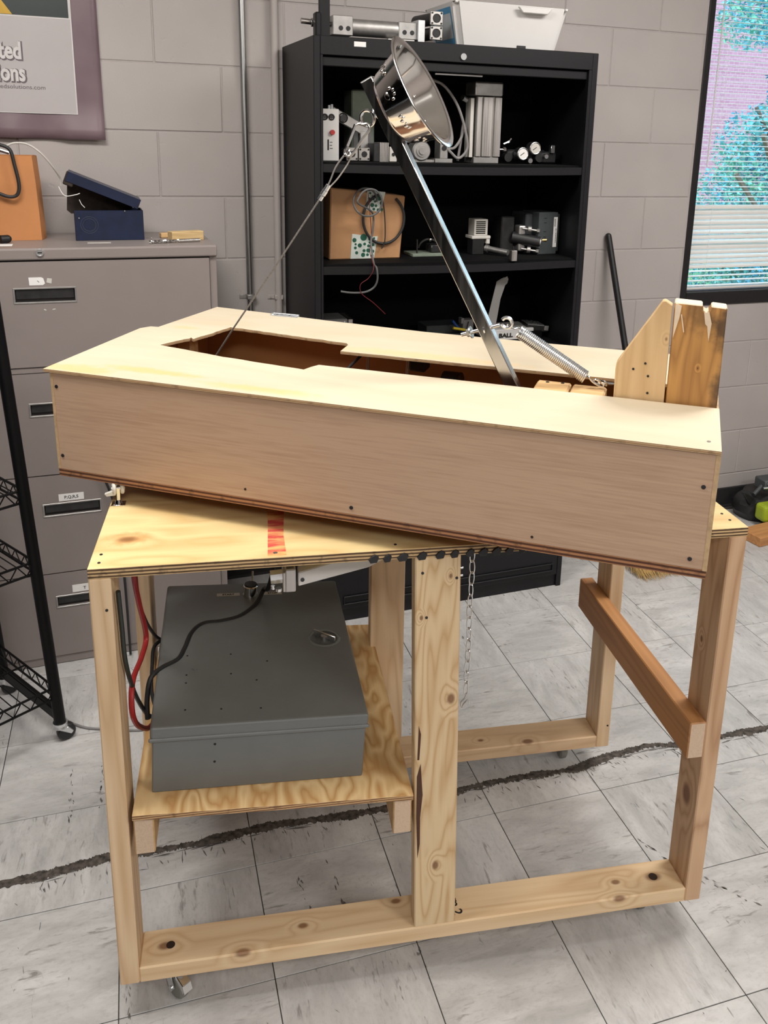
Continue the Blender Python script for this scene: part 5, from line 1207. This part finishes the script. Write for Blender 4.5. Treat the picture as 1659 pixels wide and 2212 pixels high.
solo(kn, 'rubber_stopper', M['black'], 'round black rubber stopper at the foot of the paper bag', 'stopper', (-.20, 1.508, FH))
solo(MB().box((-.225, 1.43, FH), (-.17, 1.48, FH + .0006)), 'paper_scrap', M['white'], 'white paper scrap below the black knobs on the cabinet top', 'paper', (-.2, 1.455, FH))
solo(MB().box((.045, 1.465, FH), (.115, 1.490, FH + .0006)), 'paper_label', M['offwhite'], 'pale worn label stuck on cabinet top before the blue box', 'label', (.08, 1.478, FH))

# ------------------------------------------------------------------ wall things
def vinyl_poster():
    t = NT('purple_banner_vinyl'); n = t.noise(t.obj(), 5, 3)
    t.color(t.mix(t.range(n, .3, .7), (0.155, 0.105, 0.125), (0.215, 0.150, 0.170))); t.rough(0.32); return t.m
po_ = thing('wall_banner', 'purple bordered vinyl banner with white panel hanging on block wall', 'banner', (-.2, YW - .01, 1.72)); ORG[po_] = Vector((-.2, YW - .01, 1.72))
mb = MB(); nx, nz = 36, 30; X0, X1, Z0p, Z1p = -.75, .128, 1.716, 2.70
gv = []
for j in range(nz + 1):
    row = []
    for i in range(nx + 1):
        x, z_ = X0 + (X1 - X0) * i / nx, Z0p + (Z1p - Z0p) * j / nz
        low = max(0, 1 - (z_ - Z0p) / .10)
        y = YW - .010 - .004 * low * (1 + math.sin(x * 24)) - .006 * low * max(0, math.sin(x * 37 + 1)) - .010 * low * max(0, (x + .05) / .18) ** 2
        row.append(mb.bm.verts.new((x - (.006 if i == nx else 0) * (z_ - Z0p), y, z_ + .012 * low * (1 - (x - X0) / (X1 - X0)) * .4)))
    gv.append(row)
for j in range(nz):
    for i in range(nx):
        f = mb.bm.faces.new((gv[j][i], gv[j][i + 1], gv[j + 1][i + 1], gv[j + 1][i])); f.smooth = True
bo = mb.done('banner_sheet', vinyl_poster(), po_)
sm = bo.modifiers.new('thick', 'SOLIDIFY'); sm.thickness = .0012; sm.offset = 1
YP = YW - .0160
M['printwhite'] = plain('printed_white', (0.46, 0.43, 0.435), 0.35, 0, 0.03, 6); M['printgrey'] = plain('printed_outline_grey', (0.13, 0.11, 0.12), 0.4)
M['printborder'] = plain('printed_border_white', (0.62, 0.60, 0.60), 0.35)
M['photodark'] = plain('printed_dark_green', (0.010, 0.022, 0.020), 0.3); M['photoyellow'] = plain('printed_yellow', (0.55, 0.33, 0.02), 0.3)
pb = MB().box((-.70, YP, 1.797), (.046, YP + .0006, 2.66)).done('printed_border', M['printborder'], po_)
MB().box((-.697, YP - .0006, 1.800), (.042, YP, 2.095)).done('printed_panel', M['printwhite'], po_)
pic = MB().box((-.697, YP - .0006, 2.099), (.038, YP, 2.655)).done('printed_photo', M['photodark'], po_)
MB().prism([(-.22, 2.10), (-.130, 2.10), (-.155, 2.135), (-.185, 2.18), (-.22, 2.22)], YP - .0012, YP - .0006, 'xz').done('photo_highlight', M['photoyellow'], pic)
for (body, z_, x_) in (('Automated', 1.966, -.112), ('Solutions', 1.898, -.106)):
    text('lettering', body, .074, M['printgrey'], po_, (x_ + .003, YP - .0010, z_ - .002), (PI / 2, 0, 0), .0002, .0052, .70, 'RIGHT')
    text('lettering', body, .074, M['printborder'], po_, (x_, YP - .0016, z_), (PI / 2, 0, 0), .0002, .0022, .70, 'RIGHT')
text('web_address', 'automatedsolutions.com', .0185, M['printgrey'], po_, (-.048, YP - .0012, 1.873), (PI / 2, 0, 0), .0002, 0, 1.12, 'RIGHT')

pc = thing('steel_conduit', 'shiny steel conduit pipe running up the wall left of the cabinet', 'pipe', (.61, YW - .016, 0)); ORG[pc] = Vector((.61, YW - .016, 0))
MB().cyl((.611, YW - .016, 0.11), (.597, YW - .016, RH), .0118, n=20).done('pipe', M['conduit'], pc)
def strap(par, x, z_, mat, side=-1):
    MB().box((x - .016, YW - .030, z_ - .010), (x + .016, YW - .001, z_ + .010), .003).box((x + side * .040, YW - .004, z_ - .008), (x, YW - .001, z_ + .008), .001).cyl((x + side * .030, YW - .004, z_), (x + side * .030, YW - .008, z_), .004, n=8).done('strap', M[mat], par)
strap(pc, .6085, 1.158, 'cast')
pc = thing('painted_conduit', 'conduit painted like the wall, nearest the black cabinet', 'pipe', (.742, YW - .018, 0)); ORG[pc] = Vector((.742, YW - .018, 0))
MB().cyl((.716, YW - .018, 0.11), (.712, YW - .018, RH), .0135, n=20).done('pipe', M['roomwall'], pc)
strap(pc, .7145, 1.152, 'roomwall')

# ------------------------------------------------------------------ wire rack at left
rk = thing('wire_shelf_rack', 'black wire shelving rack on casters at left picture edge', 'rack', (-.128, .952, 0)); ORG[rk] = Vector((-.128, .952, 0))
PB, PT_ = Vector((-.128, .952, .062)), Vector((-.215, .952, 1.75)); A_, B_ = Vector((-.5, .866, 0)), Vector((-.866, -.5, 0))
def px(z_): return PB + (PT_ - PB) * ((z_ - PB.z) / (PT_.z - PB.z))
for (a, b_) in ((0, 0), (.34, 0), (0, .75), (.34, .75)):
    of = A_ * a + B_ * b_
    po = MB().cyl(PB + of, PT_ + of, .0165, n=18).done('post', M['rack'], rk)
    k_ = PB + of; kx, ky = k_.x, k_.y
    cs = MB().cyl((kx, ky, .050), (kx, ky, .064), .020, n=18).lathe([(.022, 0), (.020, .008), (.008, .012)], (kx, ky, .048), n=18).done('caster', M['zinc'], rk)
    MB().prism([(-.012, .050), (.020, .046), (.034, .026), (.026, .018), (-.004, .040)], -.014, .014, 'xz', .002, M=Matrix.Translation((kx, ky, 0)) @ Matrix.Rotation(.3, 4, 'Z')).done('caster_hood', M['zinc'], cs)
    MB().lathe([(0, -.011), (.022, -.011), (.0265, -.007), (.0265, .007), (.022, .011), (0, .011)], (kx + .014, ky + .004, .0268), (-.29, .956, 0), 22).done('wheel', M['black'], cs)
for z_ in (1.35, .80, .585, .180):
    o = px(z_); c_ = [o, o + A_ * .34, o + A_ * .34 + B_ * .75, o + B_ * .75]
    s_ = MB()
    for dz in (0, -.035):
        dzv = Vector((0, 0, dz))
        for k in range(4): s_.tube([c_[k] + dzv, c_[(k + 1) % 4] + dzv], .0036, 6)
    s_ = s_.done('wire_shelf', M['rack'], rk)
    w2 = MB()
    for k in range(1, 30): w2.tube([o + B_ * (.025 * k), o + B_ * (.025 * k) + A_ * .34], .0018, 5)
    w2.tube([o + A_ * .17, o + A_ * .17 + B_ * .75], .003, 5)
    for k in range(0, 15):
        w2.tube([o + B_ * (.05 * k), o + B_ * (.05 * k + .025) + Vector((0, 0, -.035))], .0018, 5); w2.tube([o + B_ * (.05 * k + .025) + Vector((0, 0, -.035)), o + B_ * (.05 * k + .05)], .0018, 5)
    for k in range(0, 6):
        w2.tube([o + A_ * (.055 * k), o + A_ * (.055 * k + .028) + Vector((0, 0, -.035))], .0018, 5); w2.tube([o + A_ * (.055 * k + .028) + Vector((0, 0, -.035)), o + A_ * (.055 * k + .055)], .0018, 5)
    w2.done('wires', M['rack'], s_, kind='stuff')
MB().obox(PB + Vector((0, 0, .022)), PB + Vector((0, 0, .022)) + A_ * .34, .018, .036, bev=.003).done('end_bar', M['rack'], rk)
crv('grey_floor_cord', [(-.13, 1.06, .004), (-.101, 1.021, .004), (-.062, .985, .004), (-.022, .965, .004), (.04, .94, .004), (.11, .918, .004), (.25, .93, .004), (.42, 1.0, .004), (.60, 1.06, .004)], .0036, 'cord', 'grey cord lying on the floor between rack caster and cart', 'cord', (0, 0, 0))
crv('black_hanging_cord', [(.06, 1.362, 1.0), (.045, 1.358, .92), (.03, 1.357, .72), (.055, 1.357, .62), (.075, 1.357, .52), (.085, 1.352, .30), (.088, 1.345, .006)], .004, 'rubber', 'black cord hanging in front of the file cabinet drawers', 'cord', (0, 0, 0))

# ------------------------------------------------------------------ right side
br_ = thing('push_broom', 'straw broom with black round handle leaning on wall between cabinet and window', 'broom', (2.19, 1.33, 0)); ORG[br_] = Vector((2.19, 1.33, 0))
MB().box((2.10, 1.33, .060), (2.34, 1.39, .10), .008).done('broom_block', M['plank'], br_)
bq = MB(); rr = random.Random(4)
for k in range(900):
    x, y = rr.uniform(2.105, 2.295), rr.uniform(1.335, 1.385); bq.cyl((x, y, .066), (x + rr.uniform(-.02, .02), y - rr.uniform(-.01, .115), rr.uniform(.001, .016)), .0011, .0007, 4, caps=False)
bq.done('bristles', M['straw'], br_, kind='stuff')
MB().cyl((2.235, 1.36, .085), (2.150, YW - .016, 1.362), .0138, n=20).ball((2.150, YW - .016, 1.362), .0137, 14).done('handle', M['black'], br_, 'black round handle')
MB().cyl((2.235, 1.36, .085), (2.232, 1.378, .14), .020, .017, n=16).done('socket', M['rubber'], br_)
solo(MB().box((-.30, -.06, 0), (.55, .06, .045), .003), 'orange_plank', M['plank'], 'orange stained plank lying on the floor at right picture edge', 'plank', (0, 0, 0))
bpy.data.objects['orange_plank'].location = (3.09, 1.45, .0005); bpy.data.objects['orange_plank'].rotation_euler = (0, 0, .12)
tbag = thing('black_tool_bag', 'black tool bag with a lime green case inside by the wall', 'bag', (3.15, 1.65, 0)); ORG[tbag] = Vector((3.15, 1.65, 0))
mb = MB(); n = 20; rr = random.Random(12); rings = []
for (z_, s_, sx) in ((.001, .92, 1.0), (.04, 1.0, 1.02), (.075, .98, 1.02), (.10, .86, 1.06), (.125, .70, 1.12)):
    rings.append([mb.bm.verts.new((3.16 + .235 * sx * s_ * math.copysign(abs(math.cos(a)) ** .6, math.cos(a)) + rr.uniform(-.006, .006), 1.66 + .10 * s_ * math.copysign(abs(math.sin(a)) ** .6, math.sin(a)) + rr.uniform(-.006, .006), z_ + (rr.uniform(-.03, .02) if z_ > .09 else 0))) for a in [2 * PI * k / n for k in range(n)]])
for A2, B2 in zip(rings, rings[1:]):
    for k in range(n): f = mb.bm.faces.new((A2[k], A2[(k + 1) % n], B2[(k + 1) % n], B2[k])); f.smooth = True
mb.bm.faces.new(list(reversed(rings[0]))); mb.bm.faces.new(rings[-1])
bmesh.ops.recalc_face_normals(mb.bm, faces=mb.bm.faces)
mb.done('bag_body', M['black'], tbag)
MB().box((2.940, 1.495, .035), (3.12, 1.57, .118), .018, seg=3).done('green_case', M['lime'], tbag)
MB().prism([(2.905, .150), (2.94, .135), (2.99, .105), (2.97, .05), (2.945, .095)], 1.615, 1.635, 'xz', .003).done('flap', M['black'], tbag)
MB().box((3.02, 1.60, .145), (3.11, 1.68, .200), .006).cyl((2.975, 1.62, .130), (3.03, 1.63, .168), .010, n=10).done('handle', M['darkgrey'], tbag)
MB().tube(catmull([(3.01, 1.60, .165), (3.06, 1.585, .170), (3.10, 1.59, .15), (3.05, 1.58, .14)], 5), .006, 8).ball((3.045, 1.59, .165), .010).ball((3.075, 1.60, .178), .008).box((3.03, 1.598, .182), (3.05, 1.6, .192)).done('buckle', M['zinc'], tbag)
